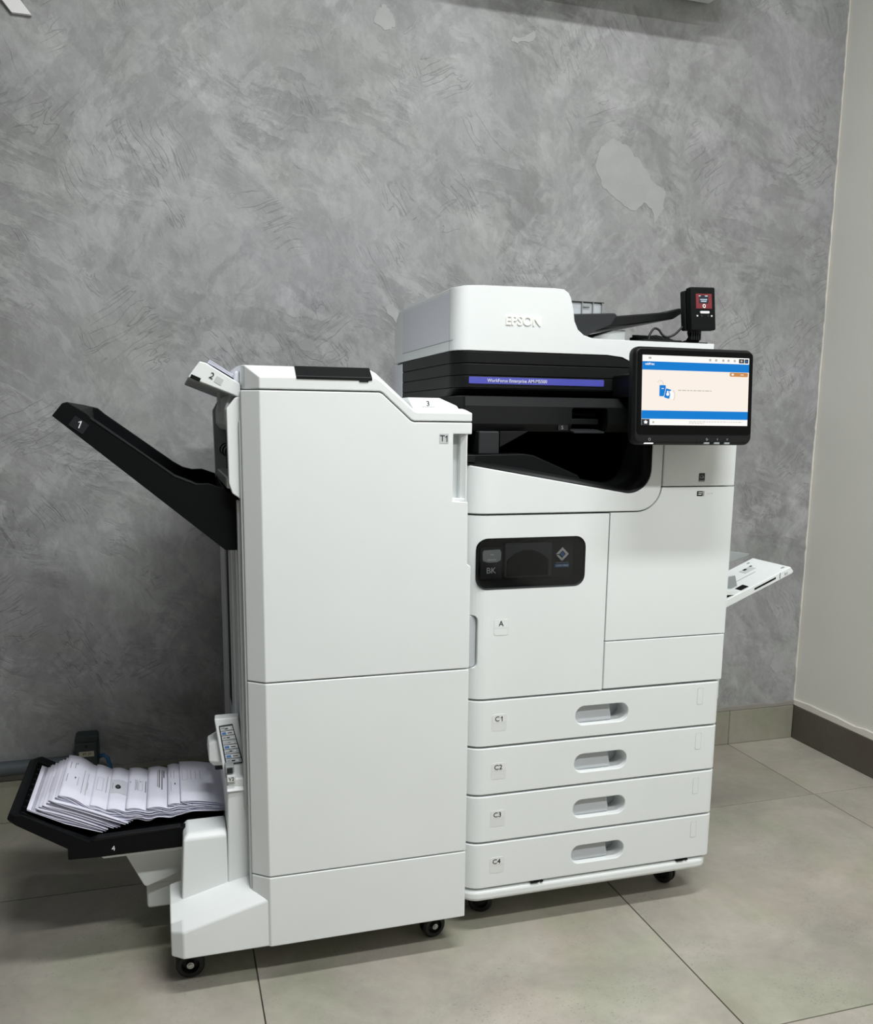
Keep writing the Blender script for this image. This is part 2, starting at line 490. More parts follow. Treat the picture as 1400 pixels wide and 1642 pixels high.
SK = .113
skb = struct(box('baseboard_back', -3.9, WX, WY-.004, WY, 0, SK, grout_m, None, 0))
sx_ = [-3.9]+[x for x in GX if -3.9 < x < WX]+[WX-.010]
for x0, x1 in zip(sx_, sx_[1:]):
    box('skirting_tile', x0+.0008, x1-.0008, WY-.011, WY-.002, .001, SK-.001, skirt_m, skb, .0008, seg=1)
skr = struct(box('baseboard_right', WX-.004, WX, -4.2, WY-.011, 0, SK, grout_m, None, 0))
sy_ = [-4.2]+[y_ for y_ in GY if -4.2 < y_ < .3]+[WY-.012]
for y0, y1 in zip(sy_, sy_[1:]):
    box('skirting_tile', WX-.011, WX-.002, y0+.0008, y1-.0008, .001, SK-.001, skirtd_m, skr, .0008, seg=1)
# caulk strips above the skirting, uneven upper edge
def ragged(a0, a1, lo, hi, seed):
    r_ = random.Random(seed); p = [(a0, SK), (a1, SK)]; a = a1
    while a > a0:
        p.append((a, SK+lo+r_.random()*(hi-lo))); a -= .04+r_.random()*.05
    p.append((a0, SK+lo)); return p
struct(prism('trim_2', ragged(-4.2, WY-.002, .016, .023, 1), 'x', WX-.008, WX+.001, caulk_m, None, .0008))
caulk2 = plastic('gray_caulk', (150, 147, 140), .8, var=.1)
struct(prism('trim_3', ragged(-3.9, WX-.004, .010, .016, 2), 'y', WY-.008, WY+.001, caulk2, None, .0008))

# smoothed plaster patches, slightly proud of the wall
def patch(pts, th=.0009):
    r_ = random.Random(len(pts)*7+int(pts[0][0]*100)); q = []
    for i, p in enumerate(pts):
        a, b_ = Vector(p), Vector(pts[(i+1) % len(pts)])
        for k in range(5):
            c_ = a.lerp(b_, k/5); q.append((c_.x+(r_.random()-.5)*.007, c_.y+(r_.random()-.5)*.007))
    prism('plaster_patch', q, 'y', WY-th, WY+.001, patch_m, wall_back, 0, smooth=False)
patch([(.522, 1.735), (.535, 1.79), (.575, 1.818), (.62, 1.80), (.66, 1.765), (.70, 1.72), (.745, 1.69), (.742, 1.645), (.715, 1.605), (.705, 1.64), (.68, 1.655), (.655, 1.632), (.62, 1.64), (.585, 1.66), (.55, 1.685)])
patch([(-.108, 2.03), (-.10, 2.065), (-.08, 2.072), (-.06, 2.055), (-.055, 2.025), (-.075, 2.012)])
patch([(.262, 2.025), (.262, 2.04), (.30, 2.046), (.33, 2.062), (.328, 2.04), (.30, 2.032)])
patch([(-.082, 1.33), (-.058, 1.345), (-.03, 1.30), (-.03, 1.275)])
patch([(1.225, .255), (1.235, .285), (1.265, .292), (1.29, .27), (1.285, .235), (1.245, .225)])

# ---------------------------------------------------------------- wall fittings
t = thing('air_conditioner', (.43, WY, 2.195), 'white air conditioner at the top right, only its lower corner in view', 'air conditioner')
prism('housing', [(WY-.002, 2.50), (WY-.002, 2.195), (WY-.17, 2.195), (WY-.215, 2.235), (WY-.22, 2.47), (WY-.19, 2.50)], 'x', .0, .855, acm, t, .012, seg=3)
box('air_louvre', .06, .79, WY-.20, WY-.13, 2.192, 2.1955, lgray, t, .001)
# flat white letter strokes of a wall sign
tag(prism('sign_letter', [(-.951, 1.935), (-.909, 1.935), (-1.145, 2.24), (-1.19, 2.24)], 'y', WY-.010, WY-.0005, acrylic, None, .001),
    'white slanted flat letter stroke fixed to the plaster at the top left', 'sign')
t = thing('junction_box', (-.877, WY, .145), 'dark green gray electrical box with a paper label on the back wall', 'electrical box')
prism('box_body', rrect(-.905, -.849, .145, .228, .008), 'y', .775, WY-.001, boxm, t, .003)
prism('box_cover', rrect(-.903, -.851, .147, .212, .006), 'y', .768, .776, boxm, t, .003)
box('paper_label', -.895, -.859, .7672, .7682, .176, .190, cream, t, 0)
text('label_lettering', 'PT 37', (-.876, .767, .1828), .006, ink, t)
cyl('screw', (-.877, .766, .203), (-.877, .769, .203), .0035, dkgray, t, 0)
tag(tube('conduit', [(-3.9, .800, .152), (-.9, .800, .152)], .019, pipem), 'gray painted conduit pipe running along the wall to the green box', 'pipe')
tag(tube('blue_cable', [(-.85, .79, .165), (-.838, .782, .172), (-.828, .778, .165), (-.822, .776, .14), (-.818, .774, .09), (-.80, .76, .02), (-.76, .74, .006), (-.6, .70, .006)], .005, bluec),
    'blue network cable coming out of the green wall box', 'cable')

# ================================================================= PRINTER
PR = thing('multifunction_printer', (.167, .28, 0), 'large white and black office printer with four paper drawers and a touch screen', 'printer')
XL, XR_, YB = -.119, .453, .60


def front_outline(x0, x1, rl, rr, yb):
    """plan outline with rounded front corners (front at y=0)"""
    p = []
    p += [(x0+rl-rl*math.cos(math.radians(a)), rl-rl*math.sin(math.radians(a))) for a in range(0, 91, 10)] if rl else [(x0, 0)]
    p += [(x1-rr+rr*math.sin(math.radians(a)), rr-rr*math.cos(math.radians(a))) for a in range(0, 91, 15)] if rr else [(x1, 0)]
    return p+[(x1, yb), (x0, yb)]


body = box('body', XL+.006, XR_-.006, .052, YB, .09, .90, gap, PR, .001)
body['label'] = 'dark seams between the white panels'
# right, rear and left outer shell
box('side_panel', XR_-.004, XR_, .03, YB, .104, 1.075, white, PR, .001)
box('side_panel', XL, XL+.004, .045, YB, .104, .955, white, PR, .001)
box('rear_panel', XL, XR_, YB-.002, YB+.004, .104, 1.075, white, PR, .001)
# drawers
ZC = [.4995, .4022, .3020, .2017, .1025]
HX = [(.117, .235), (.118, .2365), (.119, .238), (.119, .2395)]
for i in range(4):
    z1, z0 = ZC[i]-.0022, ZC[i+1]+.0022
    dr = prism('paper_drawer', front_outline(XL, XR_, .042, .014, .09), 'z', z0, z1, white, PR, .0025)
    dr['label'] = 'white paper drawer marked C%d' % (i+1)
    hz = (.450, .3485, .2495, .149)[i]
    hx0, hx1 = HX[i]
    cut(dr, [pris(rrect(hx0, hx1, hz-.0195, hz+.0195, .0185), 'y', -.01, .045)])
    dr.modifiers['bevel'].width = .002
    # scooped grip behind the slot
    box('grip_floor', hx0-.004, hx1+.004, .0435, .0465, hz-.026, hz+.026, pocket, dr, 0)
    hexa('grip_scoop', [(hx0, .010, hz-.0195), (hx1-.030, .010, hz-.0195), (hx1-.030, .044, hz-.0195), (hx0, .044, hz-.0195),
                        (hx0, .017, hz+.0195), (hx1-.034, .017, hz+.0195), (hx1-.034, .044, hz+.0195), (hx0, .044, hz+.0195)], pocket, dr, .006, seg=3)
    lz = (.452, .352, .252, .152)[i]; lx = (-.048, -.047, -.0465, -.046)[i]
    prism('drawer_label', rrect(lx-.0155, lx+.0155, lz-.017, lz+.017, .004, 3), 'y', -.0004, .0005, sticker, dr, 0)
    prism('drawer_label', rrect(lx-.0145, lx+.0145, lz+.0005, lz+.0165, .004, 3), 'y', -.0007, .0005, inkw, dr, 0)
    if i == 0:
        text('label_lettering', 'C', (lx-.0045, -.0009, lz+.0075), .0098, ink, dr); one('label_lettering', (lx+.0050, -.0009, lz+.0075), .0098, ink, dr)
    else: text('label_lettering', 'C%d' % (i+1), (lx-.001, -.0009, lz+.0075), .0098, ink, dr, sx=1.05)
    sz = (.4685, .3695, .269, .1695)[i]; sxx = (.4035, .4055, .406, .407)[i]
    prism('gauge_slot', rrect(sxx-.007, sxx+.007, sz-.0185, sz+.0185, .003, 3), 'y', -.0003, .0005, stickg, dr, 0)
    prism('gauge_slot', rrect(sxx-.0062, sxx+.0062, sz-.0177, sz+.0177, .003, 3), 'y', -.0005, .0005, white, dr, 0)
# base skirt with rounded lower edge
o = prism('base_skirt', front_outline(XL, XR_, .042, .03, YB), 'z', .0745, .1003, white, PR, .010, seg=4)
for x in (.03, .37):
    box('latch', x, x+.018, -.001, .01, .1008, .1035, cavity, PR, 0)
    box('latch', x+.021, x+.027, -.001, .01, .1008, .1035, cavity, PR, 0)


def caster(parent, x, y, r, yaw, w=.022, zt=.09, hub=True):
    c_ = Matrix.Translation((x, y, 0)) @ Matrix.Rotation(yaw, 4, 'Z')
    wm = []
    for s in (-1, 1):
        prof = [(s*w*.12, r*.55), (s*w*.5, r*.62), (s*w*.5, r*.86), (s*w*.36, r), (s*w*.14, r)]
        bm = bmesh.new(); N = 28; rings = []
        for a, rr in prof:
            rings.append([bm.verts.new((a, rr*math.cos(2*math.pi*k/N), r+rr*math.sin(2*math.pi*k/N))) for k in range(N)])
        rings_ = rings
        bm.faces.new(rings[0]); bm.faces.new(rings[-1])
        for p, q in zip(rings, rings[1:]):
            for k in range(N): bm.faces.new((p[k], p[(k+1) % N], q[(k+1) % N], q[k]))
        wm.append(from_bm(bm))
    whl = link('caster', join_meshes(wm), rubber, parent, 0, M=c_)
    link('caster_fork', join_meshes([pris([(-.6*r, r), (-.5*r, r*1.9), (.7*r, zt), (.7*r, r*1.5), (.2*r, r*.9)], 'x', -w*.10, w*.10), pris(rrect(-.02, .02, -.02, .02, .006), 'z', zt-.012, zt+.004)]), dkgray, whl, .001, M=c_)
    if hub:
        link('caster_hub', join_meshes([cylm((-w*.56, 0, r), (w*.56, 0, r), r*.26), cylm((-w*.62, 0, r), (w*.62, 0, r), r*.16)]), steel, whl, .0008, M=c_)
    return whl


caster(PR, -.045, .095, .026, 1.2, hub=False, zt=.08); caster(PR, .40, .095, .026, .5, hub=False, zt=.08)
caster(PR, -.045, .52, .026, .9, hub=False, zt=.08); caster(PR, .40, .52, .026, .4, hub=False, zt=.08)

# front door with window
XS = .1741
dpts_z0, dpts_z1 = ZC[0]+.0024, .8590
door = prism('ink_door', front_outline(XL, XS-.0013, .042, 0, .05), 'z', dpts_z0, dpts_z1, white, PR, .002)
cut(door, [pris(rrect(-.1005, .1245, .7175, .8165, .022), 'y', -.02, .035),
           pris(rrect(-.16, -.0945, .5635, .6680, .010), 'y', -.02, .030)])
prism('door_grip', rrect(-.118, -.0955, .5645, .6670, .009), 'y', .012, .036, pocket, door, .002)
box('grip_edge', -.1185, -.1125, .006, .030, .566, .6655, lgray, door, .002)
# things behind the window, black surround
loft('window_frame', [[(x, -.0005, z) for x, z in rrect(-.1000, .1240, .7180, .8160, .0215)],
                      [(x, .004, z) for x, z in rrect(-.0975, .1215, .7205, .8135, .019)],
                      [(x, .026, z) for x, z in rrect(-.092, .112, .7330, .8085, .012)]][::-1], cavity, door, 0)
wf = [o for o in bpy.data.objects if o.name.startswith('window_frame')][0]
bm = bmesh.new(); bm.from_mesh(wf.data)
fs = sorted(bm.faces, key=lambda f: f.calc_center_median().y)
bmesh.ops.delete(bm, geom=[f for f in bm.faces if len(f.verts) > 6 and f.calc_center_median().y+ORG[wf.name].y < .001], context='FACES')
bm.to_mesh(wf.data); bm.free()
wf.data.materials[0] = dkgray
prism('ink_pack', rrect(-.088, -.044, .737, .797, .004), 'y', .015, .025, dkgray, door, .001)
prism('ink_pack', rrect(-.038, .060, .737, .805, .003), 'y', .015, .025, winblk, door, .001)
prism('pack_dome', [(-.034, .74), (.052, .74), (.052, .770)]+arc(.009, .735, .055, 40, 140, 10)+[(-.034, .770)], 'y', .012, .016, black2, door, .001)
prism('pack_tag', [(-.083, .792), (-.050, .793), (-.0465, .787), (-.0475, .772), (-.056, .768), (-.074, .768), (-.0845, .772), (-.0855, .786)], 'y', .012, .0155, wingray, door, .001)
for z_, w_ in ((.7825, .007), (.7725, .018)): box('tag_print', -.066-w_/2, -.066+w_/2, .0114, .0122, z_, z_+.0022, inkw, door, 0)
text('ink_lettering', 'BK', (-.0665, .0140, .7520), .0115, inkw, door)
dx, dz = .0825, .7795
def ring_d(r0, r1, y0, y1):
    return [pris([(dx+r1*math.cos(a), dz+r1*math.sin(a)), (dx+r1*math.cos(a2), dz+r1*math.sin(a2)), (dx+r0*math.cos(a2), dz+r0*math.sin(a2)), (dx+r0*math.cos(a), dz+r0*math.sin(a))], 'y', y0, y1)
            for a, a2 in ((0, math.pi/2), (math.pi/2, math.pi), (3*math.pi/2, 2*math.pi))]
link('diamond_emblem', join_meshes(ring_d(.0075, .0135, .0155, .0165)+[pris([(dx-.0125, dz-.0020), (dx-.001, dz-.0135), (dx-.001, dz-.0075), (dx-.0075, dz-.0015)], 'y', .0155, .0165)]), inkg, door, 0, smooth=False)
bpy.data.objects['diamond_emblem'].data.materials[0] = inkw
prism('diamond_core', [(dx-.005, dz), (dx, dz-.005), (dx+.005, dz), (dx, dz+.005)], 'y', .0150, .0165, bluep, door, 0)
text('emblem_lettering', 'PRECISIONCORE', (.0825, .0155, .7625), .0022, inkg, door, sx=1.15)
box('emblem_bar', .0670, .0975, .0155, .0165, .7535, .7600, bluep, door, 0)
text('emblem_lettering', 'HEAT-FREE', (.0823, .0150, .7567), .0036, inkw, door, sx=1.05)
prism('window_pane', rrect(-.0985, .1225, .7195, .8145, .020), 'y', .0035, .0045, pane_m, door, 0)
prism('door_label', rrect(-.0635, -.0335, .6275, .6590, .004, 3), 'y', -.0004, .0006, sticker, door, 0)
prism('door_label', rrect(-.0628, -.0342, .6282, .6583, .004, 3), 'y', -.0006, .0006, white, door, 0)
box('label_line', -.0625, -.0345, -.0008, .0003, .6420, .6424, stickg, door, 0)
text('label_lettering', 'A', (-.049, -.0008, .6505), .0105, ink, door)

# right hand covers
def rcov(name, pts, lab=None, y1=.04):
    o = prism(name, pts, 'y', 0, y1, white, PR, .002)
    if lab: o['label'] = lab
    return o
lc = rcov('lower_cover', [(XS+.0013, ZC[0]+.0024), (XR_, ZC[0]+.0024), (XR_, .6003), (XS+.0013, .6003)])
rc = rcov('side_cover', [(XS+.0013, .6027), (XR_, .6027), (XR_, .9087), (.2872, .9087)]+arc(.2335, .9140, .0537, -6, -90, 8)+[(XS+.0013, .8603)])
uc = rcov('upper_cover', [(.2872, .9108), (XR_, .9108), (XR_, 1.10), (.2872, 1.10)])
# USB port and energy label
box('usb_port', .3668, .3800, -.0012, .002, .8905, .9005, cavity, rc, .0008)
box('usb_frame', .3688, .3782, -.0018, 0, .8965, .8985, stickg, rc, 0)
box('usb_tongue', .3688, .3765, -.0018, 0, .8930, .8950, inkw, rc, 0)
box('usb_cap_line', .3815, .3832, -.0008, .001, .8905, .9008, gray, rc, 0)
box('usb_symbol', .3905, .4010, -.0006, .0005, .8952, .8958, stickg, rc, 0)
prism('usb_symbol', [(.4010, .8942), (.4010, .8968), (.4032, .8955)], 'y', -.0006, .0005, stickg, rc, 0)
prism('energy_label', rrect(.3690, .3825, .9195, .9365, .0008, 2), 'y', -.0005, .001, ink, uc, 0)
prism('energy_swoosh', arc(.3757, .9275, .0048, 40, 190, 10)+[(.3745, .9262), (.3790, .9268), (.3800, .9282)], 'y', -.0009, 0, inkg, uc, 0, smooth=False)
prism('energy_swoosh', arc(.3757, .9278, .0038, 50, 185, 10)+[(.3745, .9275), (.3775, .9285)], 'y', -.0011, 0, ink, uc, 0, smooth=False)
box('energy_band', .3695, .3820, -.0009, 0, .9203, .9222, inkg, uc, 0)
# white frame below and right of the output opening
op = [(XL, .954)]+arc(.2135, .9455, .0475, -99.5, 0, 12)+[(.261, 1.10)]
fr_pts = [(XL, .8627), (.2335, .8627)]+arc(.2335, .9140, .0513, -90, 0, 10)+[(.2850, 1.10)]+op[::-1]
fo = prism('output_frame', fr_pts, 'y', 0, .045, white, PR, .002)
# round the left corner of that frame like the door below
cut(fo, [pris([(XL-.01, -.01), (XL+.042, -.01), (XL+.042, 0)]+[(XL+.042-.042*math.sin(math.radians(a)), .042-.042*math.cos(math.radians(a))) for a in range(10, 91, 10)]+[(XL-.01, .05)], 'z', .8, 1.2)])
# black rim of the opening (thickness towards the inside) and sloping inner walls
def inset(pts, d):
    out_ = []
    for i, p in enumerate(pts):
        a = Vector(pts[max(i-1, 0)]); b_ = Vector(pts[min(i+1, len(pts)-1)]); t_ = (b_-a).normalized(); out_.append((p[0]-t_.y*d, p[1]+t_.x*d))
    return out_
op2 = inset(op, .011); op2[0] = (XL, .9655); op2[-1] = (op2[-1][0], 1.10)
op3 = inset(op, .016); op3[0] = (XL, .9705); op3[-1] = (op3[-1][0], 1.10)
rim = []
bm = bmesh.new()
R1 = [bm.verts.new((x, .0015 if i else .02, z)) for i, (x, z) in enumerate(op)]; R2 = [bm.verts.new((x, .022 if i else .035, z)) for i, (x, z) in enumerate(op2)]
R3 = [bm.verts.new((x, .42, z)) for x, z in op3]; R4 = [bm.verts.new((x, .42, z-.02)) for x, z in op]
for A_, B_ in ((R1, R2), (R2, R3)):
    for i in range(len(op)-1): bm.faces.new((A_[i], A_[i+1], B_[i+1], B_[i]))
me = bpy.data.meshes.new('m'); bmesh.ops.recalc_face_normals(bm, faces=bm.faces); bm.to_mesh(me); bm.free()
o = link('opening_rim', me, black, PR, 0); sm = o.modifiers.new('thickness', 'SOLIDIFY'); sm.thickness = .002; sm.offset = 0
# exit cavity
box('cavity_back', XL+.004, .30, .42, .43, .86, 1.08, cavity, PR, 0)
box('cavity_side', XL+.003, XL+.007, .05, .43, .955, 1.08, cavity, PR, 0)
box('rear_core', XL+.006, XR_-.006, .43, YB-.01, .86, 1.08, gap, PR, 0)
box('right_core', .29, XR_-.006, .04, .43, .88, 1.08, gap, PR, 0)
# exit tray wedge, guide block
prism('exit_tray', [(XL+.008, .962), (-.098, .972), (.002, .974), (.022, .971), (.118, .932), (.124, .922), (.19, .905), (.19, .89), (XL+.008, .94)], 'y', .030, .40, black2, PR, .003)
box('exit_step', XL+.003, -.100, .020, .06, .958, .972, black, PR, .002)
box('guide_block', -.085, -.043, .046, .12, .972, 1.016, dkgray, PR, .003)
prism('guide_wing', [(-.041, .985), (-.041, 1.016), (.018, 1.016)], 'y', .050, .058, black, PR, .001)
# upper exit unit with small side tray S
eu = prism('exit_unit', [(.064, 1.0155), (.056, 1.030), (.058, 1.064), (.075, 1.082), (.43, 1.082), (.43, 1.0155)], 'x', XL+.004, .262, black, PR, .003)
cut(eu, [pris(rrect(.112, .190, 1.0130, 1.0625, .006), 'y', .03, .16)])
box('side_slot', .114, .189, .13, .15, 1.0145, 1.061, cavity, eu, 0)
prism('slot_tray', [(.08, 1.030), (.14, 1.036), (.14, 1.046), (.08, 1.0415)], 'x', .118, .182, dkgray, eu, .0015)
prism('slot_ramp', [(.045, 1.0165), (.12, 1.0260), (.12, 1.017), (.045, 1.0130)], 'x', .112, .178, dkgray, eu, .001)
box('slot_shelf', .120, .178, .085, .14, 1.047, 1.0545, black2, eu, .001)
prism('slot_label', rrect(.083, .104, 1.0185, 1.0290, .001, 2), 'y', .0560, .0660, stickd, eu, 0)
text('label_lettering', 'S', (.0915, .0555, 1.0238), .0068, inkg, eu)

# ---------------------------------------------------------------- scanner
SY, SYB = .10, .565
# black scanner band, three stacked layers with thin seams
def band_outline(x1, zc, inset_=0):
    x0 = XL+inset_
    p = [(x0, SYB-.03)]+[(x0+.034-.034*math.cos(math.radians(a)), SY+inset_+.034-.034*math.sin(math.radians(a))) for a in range(0, 91, 10)]
    return p+[(x1, SY+inset_), (x1, SYB-.03)]
sc = prism('scanner_base', band_outline(.2640, 0), 'z', 1.0985, 1.1212, black, PR, .0012)
prism('scanner_base', band_outline(.2650, 0), 'z', 1.1224, 1.1442, black, PR, .0012)
# top layer ends in a rounded shoulder on the right
tl = loft('scanner_base', [[(x, y_, 1.1455) for x, y_ in band_outline(.2640, 0)], [(x, y_, 1.1560) for x, y_ in band_outline(.258, 0)],
                           [(x, y_, 1.1635) for x, y_ in band_outline(.238, 0)], [(x, y_, 1.1672) for x, y_ in band_outline(.205, 0)]], black, PR, .0012)
prism('scanner_seam', band_outline(.262, 0, .003), 'z', 1.10, 1.166, cavity, PR, 0)
# tapered underside of the band
bo = band_outline(.2640, 0); bi = band_outline(.2640, 0)
loft('scanner_underside', [[(x+.0, y_+(0 if k < 1 else (.028 if y_ < .3 else 0)), 1.0815) for k, (x, y_) in enumerate(bo)], [(x, y_, 1.0980) for x, y_ in bo]], black, PR, .002)
# model badge
bg = prism('model_badge', rrect(-.0885, .2005, 1.1062, 1.1193, .0015, 2), 'y', SY-.0012, SY+.001, badge, PR, .0004)
text('badge_lettering', 'WorkForce Enterprise AM-M5500', (.012, SY-.0014, 1.1126), .0064, inkw, bg, bold=.00005, sx=.98)
# white left rear cheek of the scanner
box('scanner_cheek', XL-.001, XL+.05, .487, SYB, 1.083, 1.165, white_side, PR, .003)
box('hinge_cover', XL, XL+.05, .44, SYB, 1.02, 1.081, lgray, PR, .003)
# white right end of the scanner, behind the touch screen
box('scanner_end', .2665, XR_, SY, SYB, 1.083, 1.1435, white, PR, .002)
box('upper_core', .262, XR_-.002, .06, YB, 1.06, 1.09, gap, PR, 0)

# document feeder: front outline in x,z, swept to the back
fe = [(XL, 1.1690), (.205, 1.1690), (.240, 1.1655), (.2600, 1.1575), (.2665, 1.1460), (XR_, 1.1460), (XR_, 1.1995), (.205, 1.1995)]
fe += [(.172, 1.2005), (.152, 1.2060), (.139, 1.2160), (.131, 1.2320), (.1275, 1.2550), (.1215, 1.2760), (.1165, 1.2850), (.106, 1.2915), (.088, 1.2925), (-.060, 1.2905), (XL+.018, 1.2885), (XL, 1.2860)]
def adf_ring(y_, lx, cut_z):
    return [(max(x, XL+lx), y_, min(z, 1.2925-cut_z)) for x, z in fe]
rings = []
for a in range(0, 91, 15):
    q = math.radians(a); d = .030*(1-math.sin(q)); rings.append(adf_ring(SY+.030*(1-math.cos(q)), d, 0))
rings += [adf_ring(.20, 0, 0), adf_ring(.48, 0, .002), adf_ring(.52, 0, .008), adf_ring(.545, .0, .022), adf_ring(SYB, .0, .045)]
adf = loft('document_feeder', rings, white, PR, .005, seg=3, ba=.75)
adf['label'] = 'white document feeder cover'
# grooves of the feeder's side cover
box('cover_seam', XL-.0004, XL+.001, SY+.010, .487, 1.1868, 1.1880, inkg, adf, 0)
box('cover_seam', XL-.0004, XL+.001, SY+.0300, SY+.0308, 1.169, 1.283, inkg, adf, 0)
box('cover_seam', .0, .0005, .0, .0005, 1.25, 1.2505, inkg, adf, 0) if 0 else None
text('logo_lettering', 'EPSON', (.0215, SY-.0006, 1.2272), .0175, logo_glare, adf, th=.0012, bold=.00045, sx=.98)
box('side_cover', XL-.0006, XL+.001, SY+.0312, .486, 1.1886, 1.2790, white_side, adf, 0)  # feeder's own white, reflected lilac tint put into the colour
# paper input: dark throat, clear guide, black tray, white deck
prism('feed_throat', [(.118, 1.203), (.175, 1.2035), (.205, 1.222), (.240, 1.236), (.252, 1.254), (.246, 1.2585), (.118, 1.2505)], 'y', .150, .47, dkgray, adf, .003)
gs = box('clear_guide', .120, .237, .19, .192, 1.255, 1.2815, clear_m, adf, 0)
box('guide_edge', .120, .239, .187, .195, 1.2810, 1.2835, dkgray, adf, .0008)
for x in (.188, .213, .234): box('guide_rib', x, x+.0016, .186, .195, 1.256, 1.282, gray, adf, 0)
box('guide_tab', .190, .206, .186, .190, 1.272, 1.2785, gray, adf, .001)
box('guide_rear', .120, .237, .29, .292, 1.255, 1.283, clear_m, adf, 0)
prism('document_tray', [(.226, 1.2300), (.285, 1.2375), (.402, 1.2560), (.4230, 1.2690), (.4210, 1.2790), (.4150, 1.2795), (.3850, 1.2700), (.240, 1.2540)], 'y', .18, .42, black, adf, .003)
prism('document_deck', [(.180, 1.2000), (.3000, 1.2000), (.3000, 1.2310), (.2700, 1.2300), (.205, 1.208)], 'y', .20, .46, white, adf, .003)

# ---------------------------------------------------------------- touch panel
CP = Matrix.Translation((.289, -.090, 1.0835)) @ Matrix.Rotation(math.radians(-3.4), 4, 'X') @ Matrix.Rotation(math.radians(-.0), 4, 'Y')
# local frame: x right, y depth, z up, centre of the front glass
hw, hh = .1275, .0885
cp = link('touch_panel', loftm([[(x, -.003, z) for x, z in rrect(-hw+.004, hw-.004, -hh+.004, hh-.004, .012)],
                                [(x, .003, z) for x, z in rrect(-hw, hw, -hh, hh, .015)],
                                [(x, .016, z) for x, z in rrect(-hw, hw, -hh, hh, .015)],
                                [(x, .030, z) for x, z in rrect(-hw+.012, hw-.012, -hh+.012, hh-.012, .015)]]), black, PR, .0015, M=CP)
cp['label'] = 'black touch panel with a lit screen'
pg = lambda name, pts, d0, mat: link(name, pris(pts, 'y', d0, d0+.0012), mat, cp, 0, M=CP, smooth=False)
pr = lambda name, x0, x1, z0, z1, d0, mat: pg(name, [(x0, z0), (x1, z0), (x1, z1), (x0, z1)], d0, mat)
pg('panel_glass', rrect(-hw+.0075, hw-.0050, -hh+.0185, hh-.006, .007), -.0040, glossblk)
SX0, SX1, SZ0, SZ1 = -.1115, .1140, -.0530, .0725
sw, sh = SX1-SX0, SZ1-SZ0
def S_(name, u0, u1, v0, v1, lev, mat):   # screen fractions, v from the top
    return pr(name, SX0+u0*sw, SX0+u1*sw, SZ1-v1*sh, SZ1-v0*sh, -.0046-.0002*lev, mat)
S_('screen', 0, 1, 0, 1, 0, E_white)
S_('screen_page', 0, 1, .21, .79, 1, E_cream)
S_('screen_banner', 0, 1, .09, .21, 1, E_blue)
S_('screen_banner', 0, 1, .79, .91, 1, E_blue)
pg('screen_button', rrect(SX0+.815*sw, SX0+.99*sw, SZ1-.275*sh, SZ1-.215*sh, .002, 3), -.0050, E_or)
S_('screen_icon', .832, .852, .230, .258, 3, E_cream); S_('screen_icon', .918, .948, .240, .250, 3, E_cream)
S_('screen_icon', .0, .072, .915, 1, 2, E_dk)
pg('screen_icon', [(SX0+.018*sw, SZ1-.958*sh), (SX0+.036*sw, SZ1-.93*sh), (SX0+.058*sw, SZ1-.958*sh), (SX0+.05*sw, SZ1-.958*sh), (SX0+.05*sw, SZ1-.98*sh), (SX0+.026*sw, SZ1-.98*sh), (SX0+.026*sw, SZ1-.958*sh)], -.0053, E_white)
S_('screen_icon', .90, .95, .015, .075, 2, E_dk); S_('screen_icon', .957, .99, .015, .075, 2, E_dk)
S_('screen_icon', .915, .933, .03, .06, 3, E_gr); S_('screen_icon', .968, .978, .03, .06, 3, E_blue)
for u in (.615, .672, .74, .79, .85): S_('screen_icon', u, u+.018, .028, .062, 2, E_gr)
S_('screen_icon', .055, .078, .028, .055, 2, E_gr); S_('screen_icon', .10, .115, .945, .972, 2, E_gr)
text('screen_lettering', 'nddPrint', (SX0+.065*sw, -.0050, SZ1-.128*sh), .0040, E_white, cp, M=CP, sx=.95, bold=.0001, th=.0001)
u = .33
while u < .645:                      # one pale line of print, too faint to read
    wd = .014+.03*rng.random(); S_('screen_print', u, min(.645, u+wd), .488, .500, 2, E_gr); u += wd+.008
for v, u0, u1 in ((.942, .44, .95), (.965, .44, .58)):
    u = u0
    while u < u1:
        wd = .012+.02*rng.random(); S_('screen_print', u, min(u1, u+wd), v, v+.008, 2, E_gr); u += wd+.008
pg('screen_picture', rrect(SX0+.158*sw, SX0+.215*sw, SZ1-.585*sh, SZ1-.425*sh, .001, 2), -.0050, E_blue)
S_('screen_picture', .176, .198, .468, .478, 3, E_cream)
ra = math.radians(-14)
def rot2(p, cx, cz): return (cx+p[0]*math.cos(ra)-p[1]*math.sin(ra), cz+p[0]*math.sin(ra)+p[1]*math.cos(ra))
pcx, pcz = SX0+.232*sw, SZ1-.545*sh
pg('screen_picture', [rot2(p, pcx, pcz) for p in rrect(-.0062, .0062, -.0092, .0092, .001, 2)], -.0053, E_cream)
pg('screen_picture', [rot2(p, pcx, pcz) for p in rrect(-.0055, .0055, -.0085, .0085, .001, 2)], -.0056, E_blue)
pg('screen_picture', [(pcx+.0030*math.cos(a*.5), pcz-.0012+.0030*math.sin(a*.5)) for a in range(13)], -.0059, E_white)
pg('screen_picture', [(pcx+.0018*math.cos(a*.5), pcz+.0032+.0018*math.sin(a*.5)) for a in range(13)], -.0059, E_white)
pg('screen_picture', [(pcx+.003, pcz+.004), (pcx+.009, pcz+.006), (pcx+.013, pcz), (pcx+.0125, pcz-.009), (pcx+.008, pcz-.010), (pcx+.006, pcz-.003)], -.0058, E_white)
